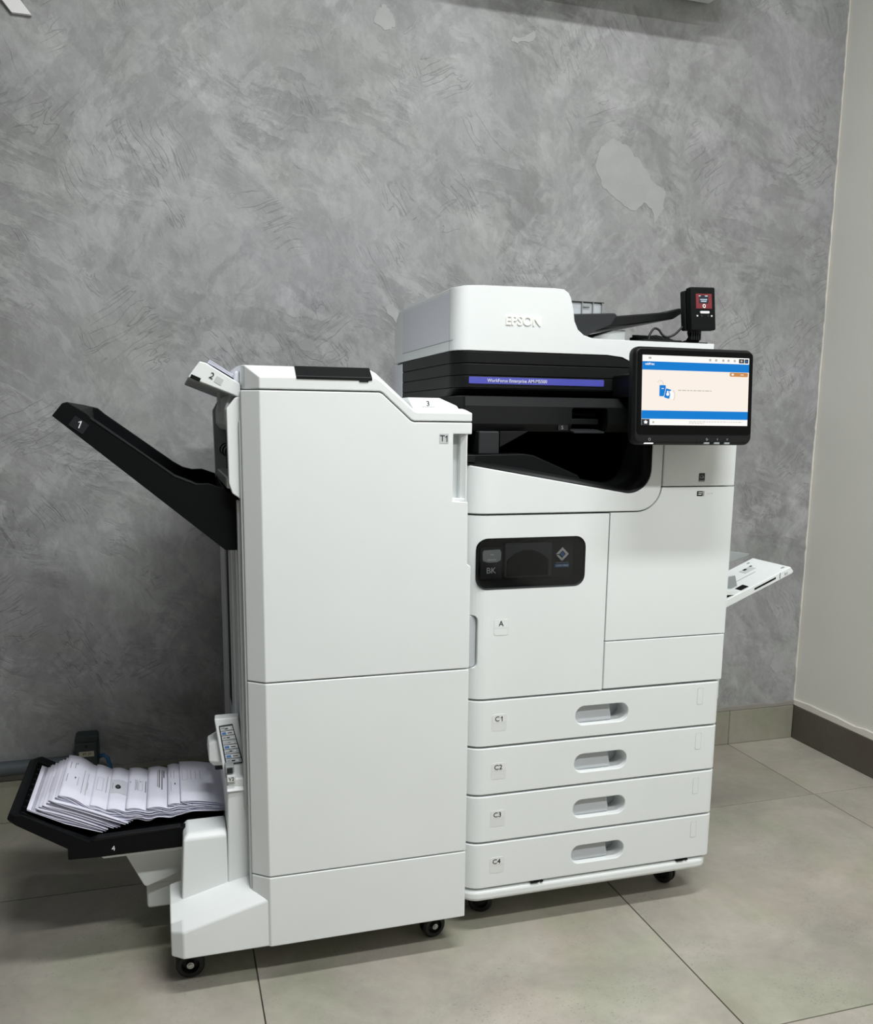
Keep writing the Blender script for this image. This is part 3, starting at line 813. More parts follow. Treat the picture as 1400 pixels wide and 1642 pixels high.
link('screen_picture', tubem([(SX0+.19*sw, -.0048, SZ1-.425*sh), (SX0+.19*sw, -.0048, SZ1-.39*sh), (SX0+.175*sw, -.0048, SZ1-.36*sh), (SX0+.155*sw, -.0048, SZ1-.36*sh), (SX0+.14*sw, -.0048, SZ1-.385*sh)], .0004, 6), E_gr, cp, 0, M=CP)
link('screen_picture', tubem([(pcx+.011, -.0059, pcz+.006), (pcx+.0145, -.0059, pcz+.001), (pcx+.0145, -.0059, pcz-.008), (pcx+.012, -.0059, pcz-.012)], .0004, 6), E_gr, cp, 0, M=CP)
# lower key strip
pr('key_divider', .006, .0066, -hh+.002, -hh+.017, -.0031, cavity)
box('power_lamp', -.1035, -.0860, -.0040, .004, -hh+.0015, -hh+.0035, E_led, cp, .0003, M=CP)
link('power_symbol', tubem([(-.0940+.0022*math.cos(a*.52), -.0040, -hh+.0095+.0022*math.sin(a*.52)) for a in range(13)], .0004, 6), inkg, cp, 0, M=CP)
for k, x in enumerate((.027, .049, .071)):
    box('panel_key', x-.0058, x+.0058, -.0042, .004, -hh+.0012, -hh+.0045, gray, cp, .0006, M=CP)
    kz = -hh+.0098
    if k == 0:
        link('key_symbol', tubem([(x+.0018*math.cos(a_*.52), -.0040, kz+.0018*math.sin(a_*.52)) for a_ in range(2, 12)], .0004, 6), inkg, cp, 0, M=CP); pr('key_symbol', x+.0002, x+.0032, kz-.0003, kz+.0004, -.0044, inkg)
    elif k == 1:
        pr('key_symbol', x+.0004, x+.0011, kz-.0016, kz+.0012, -.0044, inkg); pr('key_symbol', x+.0002, x+.0017, kz+.0013, kz+.0020, -.0044, inkg)
    else:
        pr('key_symbol', x-.0018, x+.0022, kz+.0010, kz+.0016, -.0044, inkg); pg('key_symbol', [(x-.0008, kz-.0014), (x+.0014, kz-.0014), (x+.0003, kz+.0004)], -.0044, inkg)
box('panel_arm', .22, .36, -.070, .10, 1.085, 1.13, black, cp, .004)
box('panel_arm', .23, .275, -.07, .10, 1.098, 1.106, dkgray, cp, .002)

# ---------------------------------------------------------------- side bypass tray (right)
def slope(x): return .6250+(x-.535)*.4277
bt = prism('bypass_tray', [(.440, slope(.440)), (.7080, slope(.7080)-.001), (.7130, slope(.7130)+.002), (.7035, slope(.7035)+.0175), (.440, slope(.440)+.0195)], 'y', .120, .258, white, PR, .002)
bt['label'] = 'white fold-down side tray'
bt2 = prism('tray_wing', [(.440, slope(.440)+.004), (.600, slope(.600)+.004), (.600, slope(.600)+.0185), (.440, slope(.440)+.0185)], 'y', .258, .40, white, PR, .002)
# details on the tray: slots, guides
def on_tray(name, x0, x1, y0, y1, h0, h1, mat, bev=0):
    return hexa(name, [(x0, y0, slope(x0)+h0), (x1, y0, slope(x1)+h0), (x1, y1, slope(x1)+h0), (x0, y1, slope(x0)+h0), (x0, y0, slope(x0)+h1), (x1, y0, slope(x1)+h1), (x1, y1, slope(x1)+h1), (x0, y1, slope(x0)+h1)], mat, bt, bev)
on_tray('tray_slot', .610, .665, .1192, .122, .0075, .0115, cavity)
on_tray('tray_slot', .675, .677, .1192, .122, .003, .016, gray)
on_tray('tray_stud', .688, .696, .118, .122, .006, .012, lgray, .001)
on_tray('tray_recess', .640, .668, .196, .222, .0180, .0187, lgray)
on_tray('tray_hole', .648, .656, .212, .220, .0184, .0190, cavity)
on_tray('tray_hole', .676, .682, .238, .244, .0178, .0184, gray)
on_tray('tray_hole', .690, .697, .132, .138, .0174, .0181, gray)
on_tray('tray_hole', .667, .672, .216, .222, .0184, .0190, dkgray)
on_tray('tray_groove', .455, .655, .1800, .1815, .0184, .0189, gray)
on_tray('tray_groove', .455, .600, .128, .150, .0190, .0194, cavity)
prism('paper_guide', [(.48, slope(.48)+.019), (.592, slope(.592)+.0185), (.585, slope(.585)+.046), (.565, slope(.565)+.052), (.48, slope(.48)+.052)], 'y', .158, .162, gray, bt, .001)
prism('guide_foot', [(.47, .668), (.588, .6630), (.603, .6565), (.590, .6540), (.47, .6560)], 'y', .124, .150, white, bt, .001)
prism('inner_flap', [(.47, slope(.47)+.06), (.700, .7150), (.705, .7220), (.640, .7310), (.47, .735)], 'y', .275, .282, gray, bt, .001)
box('side_cap', XR_, XR_+.010, .020, .060, .452, .536, lgray, PR, .002)
box('side_cap', XR_-.001, XR_+.003, .12, .42, .55, .78, white, PR, .002)

# ================================================================= FINISHER
F, FB = -.046, .57
FN = thing('booklet_finisher', (-.33, .25, 0), 'tall white finishing unit on casters left of the printer, with two black output trays', 'finisher')
XA, XB_, YC = -.5025, -.5316, -.0228       # chamfered left front corner
XF = -.1285
core = box('body', -.535, -.140, -.018, FB, .088, 1.030, lgray, FN, .001)
box('side_panel', -.1405, XF, -.016, FB, .088, 1.030, white, FN, .001)
# base cover, lower door, upper door: plan outline with the chamfer
def plan(x1=XF, yb=.0): return [(XA, F), (x1, F), (x1, yb), (XB_, yb), (XB_, YC)]
prism('base_cover', plan(), 'z', .0795, .2148, white, FN, .002)
prism('lower_door', plan(), 'z', .2172, .5783, white, FN, .002)
def door_ring(y_, xl):
    return [(xl, y_, .5807), (XF, y_, .5807), (XF, y_, .7725), (-.1350, y_, .7765), (-.1360, y_, .8905), (-.1650, y_, .8925), (-.1655, y_, 1.0110), (-.1305, y_, 1.0110), (-.1305, y_, 1.0312), (-.2385, y_, 1.0312), (-.2440, y_, 1.0335), (-.2935, y_, 1.0775), (-.2990, y_, 1.0805), (xl, y_, 1.0805)]
ud = loft('upper_door', [door_ring(F, XA), door_ring(YC, XB_), door_ring(0, XB_)], white, FN, .002)
# hand grip recess in the door edge
box('door_grip', -.1655, -.1400, -.024, -.010, .8925, 1.0110, lgray, ud, .001)
prism('grip_bar', [(-.1490, -.036), (-.1405, -.044), (-.1385, -.044), (-.1385, -.016), (-.1490, -.016)], 'z', .8915, 1.0108, white, ud, .001)
prism('grip_sill', [(-.1650, .8915), (-.1375, .8915), (-.1375, .8965), (-.1600, .8965)], 'y', -.043, -.02, white, ud, .001)
prism('door_label', rrect(-.1915, -.1745, .9945, 1.0120, .001, 2), 'y', F-.0005, F+.001, stickg, ud, 0)
text('label_lettering', 'T', (-.1860, F-.0007, 1.0032), .0108, ink, ud); one('label_lettering', (-.1785, F-.0007, 1.0032), .0108, ink, ud)
# top lid: front face, sloped shoulder, flat top
lid_lo = [(-.1305, 1.0333), (-.2380, 1.0333), (-.2430, 1.0356), (-.2930, 1.0797), (-.2985, 1.0828)]
up_f = [(-.3060, 1.1045), (-.2960, 1.0990), (-.2380, 1.0505), (-.2320, 1.0483), (-.1305, 1.0483)]
up_b = [(-.3140, 1.1225), (-.3020, 1.1165), (-.2420, 1.0640), (-.2330, 1.0560), (-.1340, 1.0560)]
def lid_ring(y_, xl, upp, ztl, dz=0): return [(x, y_, z) for x, z in lid_lo]+[(xl, y_, 1.0828), (xl, y_, ztl)]+[(x, y_, z+dz) for x, z in upp]
lid = loft('lid', [lid_ring(F, XA, up_f, 1.1020), lid_ring(YC, -.5245, up_b, 1.1215, -.002), lid_ring(-.005, -.5285, up_b, 1.1225), lid_ring(.06, -.5316, up_b, 1.1235), lid_ring(FB, -.5316, up_b, 1.1235)], white, FN, .002)
box('lid_end', -.5385, -.5290, .010, FB, 1.0700, 1.1140, white_side, FN, .005)
for z_ in (1.078, 1.085): box('lid_mark', -.5391, -.5380, .014, .018, z_, z_+.003, dkgray, lid, 0)
prism('finger_grip', [(F-.0016, 1.1000), (F-.0016, 1.1050), (F+.0212, 1.1225), (F+.030, 1.1215), (F+.01, 1.0990)], 'x', -.4415, -.3125, black, lid, .001)
prism('grip_tab', [(F-.0018, 1.0975), (F-.0018, 1.1010), (F+.004, 1.1010), (F+.004, 1.0975)], 'x', -.3350, -.3190, black, lid, .0006)
# raised block on the ledge, marked 3
b3 = loft('ledge_block', [[(-.2280, -.0130, 1.0520), (-.1425, -.0130, 1.0520), (-.1425, .25, 1.0520), (-.2280, .25, 1.0520)],
                          [(-.2330, -.0090, 1.0610), (-.1480, -.0090, 1.0610), (-.1480, .25, 1.0610), (-.2330, .25, 1.0610)],
                          [(-.2380, -.0030, 1.0745), (-.1790, -.0030, 1.0745), (-.1790, .25, 1.0745), (-.2380, .25, 1.0745)]], white, FN, .001)
link('block_label', pris(rrect(-.0120, .0120, -.0062, .0062, .001, 2), 'y', -.0004, .0002), stickg, b3, 0, M=Matrix.Translation((-.2010, -.0083, 1.0640)) @ Matrix.Rotation(math.radians(-24), 4, 'X'))
text('label_lettering', '3', (-.2020, -.0091, 1.0638), .0095, ink, b3, upv=(0, .40, .915))

# left side: paper exit between two flanges
fl = prism('side_flange', [(-.5300, 1.0700), (-.5390, 1.0690), (-.5545, 1.0500), (-.5535, .9250), (-.5480, .9080), (-.5300, .8950)], 'y', -.012, .006, white, FN, .002)
prism('side_flange', [(-.5250, 1.0900), (-.5500, 1.0700), (-.5610, 1.0500), (-.5590, .9150), (-.5250, .9150)], 'y', .300, .320, white, FN, .002)
prism('exit_housing', [(-.5250, 1.0800), (-.5470, 1.0760), (-.5560, 1.0500), (-.5560, 1.0250), (-.5480, 1.0130), (-.5250, 1.0100)], 'y', .010, .298, lgray, FN, .002)
eh = bpy.data.objects['exit_housing']
box('housing_sticker', -.5568, -.5555, .05, .16, 1.0280, 1.0480, pocket, eh, 0)
box('exit_opening', -.5370, -.5330, .006, .30, .935, 1.010, cavity, FN, 0)
for y_ in (.07, .15, .23):
    link('exit_roller', join_meshes([cylm((-.5420, y_, .975), (-.5420, y_+.03, .975), .012), cylm((-.5420, y_-.03, .975), (-.5420, y_+.05, .975), .004)]), rubber, FN, .001)
box('exit_sill', -.5560, -.5300, .006, .300, .9150, .9350, lgray, FN, .003)
# vertical rails of the side wall
box('tray_rail', -.5400, -.5340, .410, FB, .300, .885, lgray, FN, .001)
box('rail_slot', -.5365, -.5345, .290, .405, .420, .805, cavity, FN, 0)
for k, (y0, y1, z0) in enumerate(((.235, .275, .42), (.165, .205, .40), (.100, .140, .38), (.045, .075, .36), (.0, .025, .34))):
    box('tray_rail', -.5400, -.5345, y0, y1, z0, .895, (lgray, white, lgray, white, lgray)[k], FN, .001)

# tray 1 (black, slanted)
n1 = [(-.828, 1.035), (-.812, 1.055), (-.804, 1.0575), (-.776, 1.0400), (-.766, 1.0310), (-.689, .9740), (-.640, .9375), (-.622, .9270), (-.605, .9225), (-.585, .9230), (-.560, .9140), (-.5335, .8965), (-.5350, .806), (-.5600, .8065)]
f1 = [(x, z+(.010 if -.78 < x < -.55 and z > .9 else 0)) for x, z in n1]
t1 = loft('output_tray', [[(x, .020, z) for x, z in n1], [(x, .10, z+(b_[1]-z)*.2) for (x, z), b_ in zip(n1, f1)], [(x, .325, z) for x, z in f1]], black2, FN, .0025)
t1['label'] = 'black slanted output tray marked 1'
pk = [(-.790, 1.0800), (-.782, 1.0280), (-.686, .9560), (-.635, .9200), (-.600, .9080), (-.560, .9000), (-.556, .96), (-.60, 1.0)]
cut(t1, [pris(pk, 'y', .0300, .3150)])
prism('tray_pad', [(-.700, .9640), (-.640, .9215), (-.605, .9085), (-.605, .9120), (-.640, .9260), (-.700, .9690)], 'y', .10, .25, black, t1, .001)
prism('tray_edge', [(-.772, 1.0325), (-.766, 1.0318), (-.689, .9748), (-.640, .9383), (-.605, .9233), (-.605, .9210), (-.641, .9355), (-.690, .9722), (-.768, 1.0292)], 'y', .0188, .0212, dkgray, t1, 0)
cen = (-.788, .0193, 1.0205)
lm = Matrix.Translation(cen) @ Matrix.Rotation(math.radians(36), 4, 'Y')
link('tray_label', pris(rrect(-.0130, .0130, -.0095, .0095, .001, 2), 'y', -.0003, .001), stickd, t1, 0, M=lm)
one('label_lettering', (cen[0]+.001, .0188, cen[2]+.001), .0125, inkw, t1, right=(.92, 0, -.39), upv=(.39, 0, .92))

# tray 2 (small, white, on top)
n2 = [(-.6145, 1.1000), (-.6060, 1.1120), (-.5950, 1.1265), (-.5845, 1.1240), (-.5300, 1.0915), (-.5300, 1.0685)]
t2 = loft('upper_tray', [[(x, -.008, z) for x, z in n2], [(x, .30, z) for x, z in n2]], white, FN, .002)
t2['label'] = 'short white tray marked 2'
prism('tray_underside', [(-.6130, 1.0985), (-.5310, 1.0672), (-.5310, 1.0690), (-.6125, 1.1005)], 'y', -.004, .297, gray, t2, .0005)
hexa('tray_notch', [(-.6115, -.0086, 1.0992), (-.5960, -.0086, 1.0928), (-.5960, -.0070, 1.0928), (-.6115, -.0070, 1.0992), (-.6085, -.0086, 1.1052), (-.5935, -.0086, 1.0988), (-.5935, -.0070, 1.0988), (-.6085, -.0070, 1.1052)], cavity, t2, 0)
text('label_lettering', '2', (-.5760, -.0086, 1.1030), .0105, ink, t2, right=(.87, 0, -.49), upv=(.49, 0, .87))
link('tray_label', pris(rrect(-.0065, .0065, -.0055, .0055, .001, 2), 'y', -.0002, .001), stickg, t2, 0, M=Matrix.Translation((-.5650, -.0083, 1.0955)) @ Matrix.Rotation(math.radians(29), 4, 'Y'))
box('tray_hook', -.5640, -.5590, .06, .07, 1.045, 1.085, lgray, FN, .001)
# sheets lying on tray 2
ps = thing('paper_stack', (-.56, .15, 1.11), 'thin stack of white paper lying on the short tray marked 2', 'paper')
q0 = [(-.5800, 1.1265), (-.5310, 1.0975)]
for k in range(3):
    dzz = .0012+k*.0018
    prism('sheet', [(q0[0][0]+k*.001, q0[0][1]+dzz-.0010), (q0[1][0], q0[1][1]+dzz-.0010), (q0[1][0]+.0004, q0[1][1]+dzz), (q0[0][0]+k*.001+.0004, q0[0][1]+dzz)], 'y', .02, .28, paper, ps, 0, smooth=False)

# booklet unit: feet, tower, instruction panel, tray 4
def foot_sec(x, zt, y0=-.043):
    return [(x, y0, .0795), (x, y0, zt), (x, max(y0, -.025), zt+.018), (x, .010, zt+.034), (x, .075, zt+.040), (x, .075, .0795)]
ft = loft('front_foot', [foot_sec(-.6775, .1260, -.026), foot_sec(-.6560, .1310), foot_sec(-.5120, .1690), foot_sec(-.500, .172)], white, FN, .003, seg=3)
loft('support_block', [[(-.6570, .012, .1550), (-.5720, .012, .1550), (-.5720, .085, .1550), (-.6570, .085, .1550)],
                       [(-.6500, .016, .2780), (-.5720, .016, .2780), (-.5720, .085, .2780), (-.6500, .085, .2780)],
                       [(-.6420, .026, .2870), (-.5720, .026, .2870), (-.5720, .085, .2870), (-.6420, .085, .2870)]], white, FN, .004, seg=3)
box('rear_foot', -.7220, -.530, .150, .34, .0790, .1350, white, FN, .006)
prism('rear_foot', [(-.7220, .1330), (-.530, .1330), (-.530, .1900), (-.6600, .1600), (-.7200, .1420)], 'y', .148, .34, white, FN, .003)
tower = hexa('booklet_tower', [(-.5735, .012, .1700), (-.5340, .010, .1800), (-.5340, .34, .1800), (-.5735, .34, .1700), (-.5690, .012, .3880), (-.5330, .010, .3880), (-.5330, .34, .3880), (-.5690, .34, .3880)], white, FN, .003)
hexa('tower_ledge', [(-.5710, .006, .3650), (-.5335, .006, .3650), (-.5335, .09, .3650), (-.5710, .09, .3650), (-.5700, .018, .3830), (-.5335, .018, .3830), (-.5335, .09, .3830), (-.5700, .09, .3830)], white, FN, .002)
ip = hexa('instruction_panel', [(-.5730, .026, .3830), (-.5330, .026, .3830), (-.5330, .115, .3830), (-.5730, .115, .3830), (-.5870, .062, .4870), (-.5440, .062, .4870), (-.5400, .088, .4870), (-.5850, .088, .4870)], white, FN, .003)
# sticker on the sloped face
u0 = Vector((-.5700, .0330, .4080)); u1 = Vector((-.5380, .0330, .4080)); v0 = Vector((-.5790, .0560, .4750)); v1 = Vector((-.5545, .0560, .4770))
nn_ = (u1-u0).cross(v0-u0).normalized()
if nn_.y > 0: nn_ = -nn_
def stk(name, a0, a1, b0, b1, lev, mat):
    def pt(a, b_):
        return u0.lerp(u1, a).lerp(v0.lerp(v1, a), b_)+nn_*(.0006+.0004*lev)
    A = [pt(a0, b0), pt(a1, b0), pt(a1, b1), pt(a0, b1)]
    return loft(name, [[p-nn_*.0006 for p in A], A], mat, ip, 0, smooth=False)
stk('sticker', 0, 1, 0, 1, 0, ink)
r2 = random.Random(11)
for k in range(8):
    b0 = .03+k*.118
    stk('sticker_picture', .06, .94, b0, b0+.104, 1, (pocket, lgray)[k % 2])
    if k in (1, 3, 6):
        stk('sticker_mark', .10, .90, b0+.012, b0+.090, 2, sticker); stk('sticker_mark', .12, .40, b0+.02, b0+.080, 3, bluep); stk('sticker_mark', .5, .8, b0+.04, b0+.060, 3, ink)
    else:
        for j in range(3):
            a = .12+.25*j; stk('sticker_mark', a, a+.14+.12*r2.random(), b0+.02+.03*r2.random(), b0+.045+.04*r2.random(), 2, (gray, ink, white)[j])
loft('panel_nose', [[(-.5900, .070, .3930), (-.5690, .060, .3960), (-.5690, .130, .3960), (-.5900, .130, .3930)],
                    [(-.5985, .060, .4060), (-.5690, .045, .4060), (-.5690, .150, .4060), (-.5985, .150, .4060)],
                    [(-.5985, .066, .4380), (-.5760, .058, .4500), (-.5760, .110, .4500), (-.5985, .110, .4380)]], white, FN, .003)
box('pinch_roller', -.586, -.570, .11, .25, .368, .386, dkgray, FN, .002)
vl = box('lever_housing', -.5720, -.5560, .012, .050, .3980, .4120, gray, FN, .002)
box('lever_slot', -.5690, -.5590, .011, .013, .3990, .4090, dkgray, vl, 0)
prism('lever_label', rrect(-.5695, -.5545, .3855, .3960, .001, 2), 'y', .0040, .016, sticker, FN, .0003)
text('label_lettering', 'V2', (-.5620, .0035, .3908), .0062, ink, FN)

# tray 4 (black booklet tray)
n4 = [(-.9470, .3300), (-.9430, .3410), (-.9330, .3420), (-.8120, .2770), (-.8060, .2795), (-.5740, .2860), (-.5740, .2460), (-.7990, .2450), (-.8490, .2470), (-.8490, .2680), (-.9430, .3240)]
t4 = loft('booklet_tray', [[(x+(.0 if x > -.9 else .012), .058, z) for x, z in n4], [(x, .075, z) for x, z in n4], [(x, .330, z) for x, z in n4], [(x+(.0 if x > -.9 else .012), .345, z) for x, z in n4]], black2, FN, .003)
t4['label'] = 'low black booklet tray marked 4'
cut(t4, [pris([(-.9300, .36), (-.9250, .3270), (-.8120, .2640), (-.8000, .2680), (-.5700, .2755), (-.5700, .36)], 'y', .076, .327)])
for k in range(9):
    y_ = .09+k*.026
    prism('tray_rib', [(-.9300, .3330), (-.9270, .3290), (-.8900, .3085), (-.8880, .3100), (-.9240, .3330)], 'y', y_, y_+.003, black, t4, 0)
prism('tray_step', [(-.8040, .2795), (-.7980, .2835), (-.6530, .2868), (-.6530, .2835), (-.8040, .2770)], 'y', .0570, .0720, black, t4, .001)
text('label_lettering', '4', (-.7720, .0574, .2590), .0092, inkw, t4)
# white carriage under the tray
prism('tray_support', [(-.7960, .2445), (-.5760, .2452), (-.5760, .2380), (-.7900, .2385)], 'y', .064, .330, white, FN, .001)
prism('tray_support', [(-.7680, .2390), (-.5760, .2390), (-.5760, .1850), (-.6550, .1630), (-.7200, .1420), (-.7250, .1450)], 'y', .120, .32, white, FN, .003)
caster(FN, -.645, .035, .0265, .35+1.2, w=.030, zt=.09); caster(FN, -.170, .035, .024, 1.75, w=.026, zt=.09)
caster(FN, -.645, .30, .0265, 1.2, w=.030, zt=.09); caster(FN, -.170, .50, .024, .8, w=.026, zt=.09)

# ================================================================= CARD READER on the printer
CR = thing('card_reader', (.425, .14, 1.200), 'black card reader with a small red display standing on the printer top', 'card reader')
RM = Matrix.Translation((.4255, .115, 1.2700)) @ Matrix.Rotation(math.radians(-4), 4, 'X') @ Matrix.Rotation(math.radians(-3), 4, 'Y') @ Matrix.Rotation(math.radians(6), 4, 'Z')
rb = link('reader_body', pris(rrect(-.0315, .0315, -.0435, .0435, .003), 'y', -.008, .008), black2, CR, .002, M=RM)
link('reader_back', pris(rrect(-.0335, .0300, -.0410, .0400, .004), 'y', .0095, .024), black, CR, .002, M=RM)
rr = lambda name, x0, x1, z0, z1, d0, mat: link(name, pris([(x0, z0), (x1, z0), (x1, z1), (x0, z1)], 'y', d0, d0+.001), mat, rb, 0, M=RM, smooth=False)
rr('reader_face', -.0190, .0220, .0000, .0300, -.0086, redm)
rr('reader_screen', -.0110, .0130, .0105, .0265, -.0090, E_lcd)
for x0, x1, z0 in ((-.0085, .0095, .0172), (-.0065, .0075, .0135), (-.0115, -.0075, .0245), (.004, .011, .0245)): rr('screen_print', x0, x1, z0, z0+.0018, -.0094, E_ice)
link('reader_key', pris([(.0015+.0042*math.cos(a*.4189), .0050+.0042*math.sin(a*.4189)) for a in range(15)], 'y', -.0094, -.0080), inkw, rb, 0, M=RM)
link('reader_key', pris([(.0015+.0018*math.cos(a*.4189), .0052+.0018*math.sin(a*.4189)) for a in range(15)], 'y', -.0097, -.0080), redm, rb, 0, M=RM)
link('reader_plate', pris(rrect(-.0090, .0150, -.0100, -.0050, .0022, 4), 'y', -.0092, -.0080), inkw, rb, 0, M=RM)
for x, mt in ((-.0165, inkw), (.0205, inkw), (-.0055, ink), (.0110, ink)):
    link('reader_lamp', pris([(x+.0019*math.cos(a*.5236), -.0150+.0019*math.sin(a*.5236)) for a in range(12)], 'y', -.0092, -.0080), mt, rb, 0, M=RM)
prism('reader_stand', [(.150, 1.2020), (.128, 1.2030), (.118, 1.2130), (.124, 1.2230), (.120, 1.2320), (.128, 1.2330), (.132, 1.2230), (.127, 1.2140), (.135, 1.2080), (.150, 1.2070)], 'x', .4060, .4330, black, CR, .001)
for k in range(5): box('stand_rib', .4085+k*.0052, .4100+k*.0052, .1165, .1185, 1.208, 1.228, dkgray, CR, 0)
box('stand_foot', .392, .449, .118, .175, 1.2000, 1.2035, black, CR, .001)
box('base_plate', .300, .392, .125, .26, 1.2000, 1.2065, black, CR, .002)
wedge = hexa('ribbed_wedge', [(.322, .135, 1.2060), (.386, .135, 1.2060), (.392, .23, 1.2060), (.325, .23, 1.2060), (.326, .165, 1.2150), (.372, .165, 1.2170), (.392, .23, 1.2270), (.326, .23, 1.2190)], black2, CR, .001)
for k in range(7):
    x = .328+k*.008
    hexa('wedge_rib', [(x, .140, 1.2075), (x+.003, .140, 1.2075), (x+.003, .225, 1.2085), (x, .225, 1.2085), (x+.001, .163, 1.2170), (x+.0035, .163, 1.2172), (x+.0045, .225, 1.2245), (x+.0015, .225, 1.2240)], dkgray, wedge, 0)
def spline(P_, n_=8):
    P_ = [Vector(p) for p in P_]; Q = [P_[0]*2-P_[1]]+P_+[P_[-1]*2-P_[-2]]; out_ = []
    for i in range(1, len(Q)-2):
        for k in range(n_):
            t_ = k/n_; a, b_, c_, d = Q[i-1:i+3]
            out_.append(.5*((2*b_)+(c_-a)*t_+(2*a-5*b_+4*c_-d)*t_*t_+(3*b_-a-3*c_+d)*t_**3))
    return out_+[P_[-1]]
tube('reader_cable', spline([(.318, .135, 1.2065), (.322, .136, 1.2190), (.332, .138, 1.2295), (.343, .138, 1.2270), (.350, .136, 1.2180), (.360, .133, 1.2130), (.375, .130, 1.2180), (.388, .128, 1.2300), (.396, .130, 1.2370), (.402, .132, 1.2440)]), .0024, rubber, CR)

# ================================================================= BOOKLETS on tray 4
def tray_z(x): return .2772 if x > -.806 else .2772+(-.806-x)*.535


def booklet(path, lab, y0=.095, y1=.300, prints=(), sag=.009, loose=.4):
    """folded booklet: cover profile path (x,z) from the spine to the open edge, spine parallel to y"""
    P_ = [Vector((p[0], 0, p[1])) for p in path]
    root = thing('booklet', (P_[0].x, (y0+y1)/2, P_[0].z-.004), lab, 'booklet', 'printed booklets on the low black tray')
    N = len(P_)-1
    for nm, dz, mt, ext in (('front_cover', 0, paper, 0), ('inner_leaf', loose, paperedge, .003), ('back_cover', 1, paper, -.002)):
        bm = bmesh.new(); rows = []
        for i, p in enumerate(P_):
            f = i/N
            z = max(p.z-dz*(sag*math.sin(math.pi*min(1, f*.95))**.8+.0012*min(1, f*6)), tray_z(p.x)+.0008*(1-dz)*3)
            rows.append([bm.verts.new((p.x+ext*f, y0+(y1-y0)*j/4, z)) for j in range(5)])
        for a, c_ in zip(rows, rows[1:]):
            for j in range(4): bm.faces.new((a[j], c_[j], c_[j+1], a[j+1]))
        me = bpy.data.meshes.new('m'); bm.to_mesh(me); bm.free()
        o = link(nm, me, mt, root, 0, ang=1.5)
        so = o.modifiers.new('thickness', 'SOLIDIFY'); so.thickness = .0005; so.offset = -1
        if nm == 'front_cover': fc = o
    def at(u):
        x = P_[0].x+u
        for a, c_ in zip(P_, P_[1:]):
            if a.x <= x <= c_.x: return x, a.z+(c_.z-a.z)*(x-a.x)/(c_.x-a.x)+.0006
        return x, P_[-1].z
    for (u, v, du, dv, mt) in prints:
        bm = bmesh.new(); K = 6; rws = []
        for i in range(K+1):
            x, z = at(u+du*i/K)
            rws.append([bm.verts.new((x, y0+(y1-y0)*v, z)), bm.verts.new((x, y0+(y1-y0)*(v+dv), z))])
        for a, c_ in zip(rws, rws[1:]): bm.faces.new((a[0], c_[0], c_[1], a[1]))
        me = bpy.data.meshes.new('m'); bm.to_mesh(me); bm.free()
        link('printing', me, mt, fc, 0, smooth=False)
    return root


def lines(u0, n_, du, v0, dv, mt=inkg, w=.0007):
    return [(u0+k*du, v0+(.03*((k*37) % 5)/5), w, dv*(1-.08*((k*53) % 4)), mt) for k in range(n_)]


# bottom of the pile first: the older booklets slid to the raised end of the tray
names = ['lowest booklet of the steep pile, against the raised tray end', 'second lowest booklet of the steep pile at the raised tray end', 'third booklet from below in the steep pile at the tray end',
         'fourth booklet from below in the steep pile at the tray end', 'middle booklet of the steep pile at the tray end', 'sixth booklet from below in the steep pile at the tray end',
         'seventh booklet from below in the steep pile at the tray end', 'third booklet below the leftmost open cover in the steep pile', 'second booklet below the leftmost open cover in the steep pile', 'booklet directly under the leftmost open cover in the steep pile']
r5 = random.Random(21)
for k in range(10):
    f = k/9
    xs_ = -.9150+.044*f+(r5.random()-.5)*.004; zs_ = .3290+.0235*f
    xt = -.7930+.052*f+(r5.random()-.5)*.020; zt = .2790+.0120*f+(r5.random()-.5)*.002
    bl = .002+.003*r5.random()
    pth = [(xs_+(xt-xs_)*i/16, zs_+(zt-zs_)*i/16+bl*math.sin(math.pi*i/16)) for i in range(17)]
    booklet(pth, names[k], y0=.095+(r5.random()-.6)*.012, y1=.299+(r5.random()-.5)*.008, sag=.003+.0015*r5.random(),
            prints=[(.003, .16, .0010, .72, ink)] if k == 0 else lines(.004, 2, .004, .3, .35) if k % 2 else [])
tops = [(-.8640, .3560, 'leftmost top booklet, its whole cover tilted up over the pile', .010, .2860, .142),
        (-.8120, .3305, 'second top booklet from the left, with a thin outlined box on it', .006, .2830, .145),
        (-.7830, .3195, 'third top booklet from the left, with a gray band and round black emblem', .005, .2830, .146),
        (-.7500, .3155, 'fourth top booklet from the left, with a small printed table', .005, .2830, .147),
        (-.7130, .3125, 'fifth top booklet from the left, with bold heading lines', .005, .2840, .147),
        (-.6750, .3140, 'sixth top booklet from the left, a narrow strip with a small black mark', .004, .2880, .112),
        (-.6510, .3195, 'rightmost top booklet, just coming out of the finishing unit', .006, .2960, .086)]
bandm = plastic('pale_gray_print', (204, 205, 214), .75)
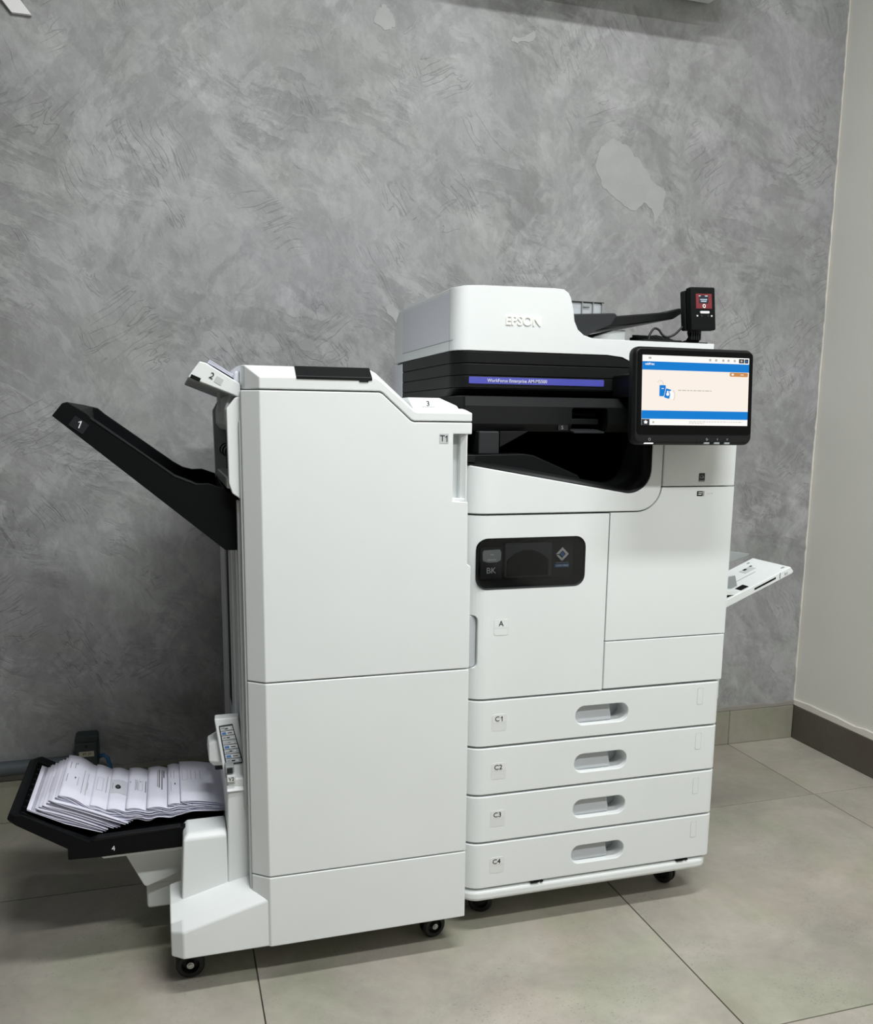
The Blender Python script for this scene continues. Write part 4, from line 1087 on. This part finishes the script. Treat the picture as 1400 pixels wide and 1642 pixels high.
PRN = [lines(.008, 2, .0085, .66, .16, ink)+lines(.0065, 1, .01, .34, .18, ink)+[(.0200, .44, .0020, .035, ink)]+lines(.026, 3, .008, .30, .20)+lines(.034, 2, .0065, .18, .55, inkg)+[(.0190, .78, .001, .04, ink)],
       [(.006, .36, .0005, .30, inkg), (.0165, .36, .0005, .30, inkg), (.006, .36, .0105, .003, inkg), (.006, .658, .0105, .003, inkg), (.0225, .36, .001, .40, inkg)],
       [(.002, .36, .0295, .32, bandm), *[(.0100+.0017*i, .505-hw_, .0017, 2*hw_, ink) for i, hw_ in enumerate((.028, .046, .052, .052, .046, .028))], (.0138, .488, .0026, .034, inkg), (.0045, .46, .0012, .14, inkg), (.0265, .42, .0010, .22, inkg)],
       lines(.0135, 4, .0016, .40, .28)+[(.0205, .41, .0004, .26, inkg), (.0270, .41, .0004, .26, inkg), (.0205, .41, .0065, .003, inkg), (.0225, .62, .0018, .018, ink), (.0325, .40, .0012, .28, ink), (.004, .60, .0010, .03, ink)],
       [(.0180, .46, .0016, .42, inkg), (.0215, .44, .0016, .46, ink), (.0265, .40, .0016, .50, ink), (.0300, .70, .0016, .20, ink)],
       [(.006, .62, .0008, .18, inkg), (.012, .60, .0008, .20, inkg), (.006, .30, .0008, .22, inkg), (.0130, .44, .0022, .035, ink)],
       [(.004, .50, .0005, .28, inkg), (.0145, .50, .0005, .28, inkg), (.004, .50, .0105, .003, inkg), (.004, .778, .0105, .003, inkg)]+lines(.021, 3, .009, .50, .26)]
SP = [(q[0], q[1]) for q in tops]+[(-.560, .306)]
def top_surface(x):
    for j in range(len(SP)-2, -1, -1):
        if x >= SP[j][0]-1e-6:
            (xa, za), (xb, zb) = SP[j], SP[j+1]
            f = min(1, (x-xa)/(xb-xa)); return za+(zb-.0040-za)*f+tops[j][3]*.75*math.sin(math.pi*f)*(1-f*.4)
for k, ((xs_, zs_, lab, bl, zt, ln), pn) in enumerate(zip(tops, PRN)):
    xx = sorted({xs_+ln*i/28 for i in range(29)}); pth = []
    for x in xx:
        nover = sum(min(1, max(0, (x-SP[j][0])/.012+.5)) for j in range(k+1, 7))
        zz = top_surface(x)
        # blend across the step of an overlying spine so this cover stays below it
        if any(abs(x-SP[j][0]) < .012 for j in range(k+1, 7)):
            zz = min(zz, min(top_surface(x-.012), top_surface(x+.012)+.004))
        hid = sum(1 for j in range(k+1, 7) if x >= SP[j][0]-.002)
        pth.append((x, zz-.0042*hid))
    # smooth the hidden tail
    z_ = [p[1] for p in pth]
    for _ in range(2): z_ = [z_[0]]+[(z_[i-1]+2*z_[i]+z_[i+1])/4 for i in range(1, len(z_)-1)]+[z_[-1]]
    pth = [(p[0], z) for p, z in zip(pth, z_)]
    booklet(pth, lab, prints=pn, sag=.011 if k else .010, y0=.095+.002*(k % 2))
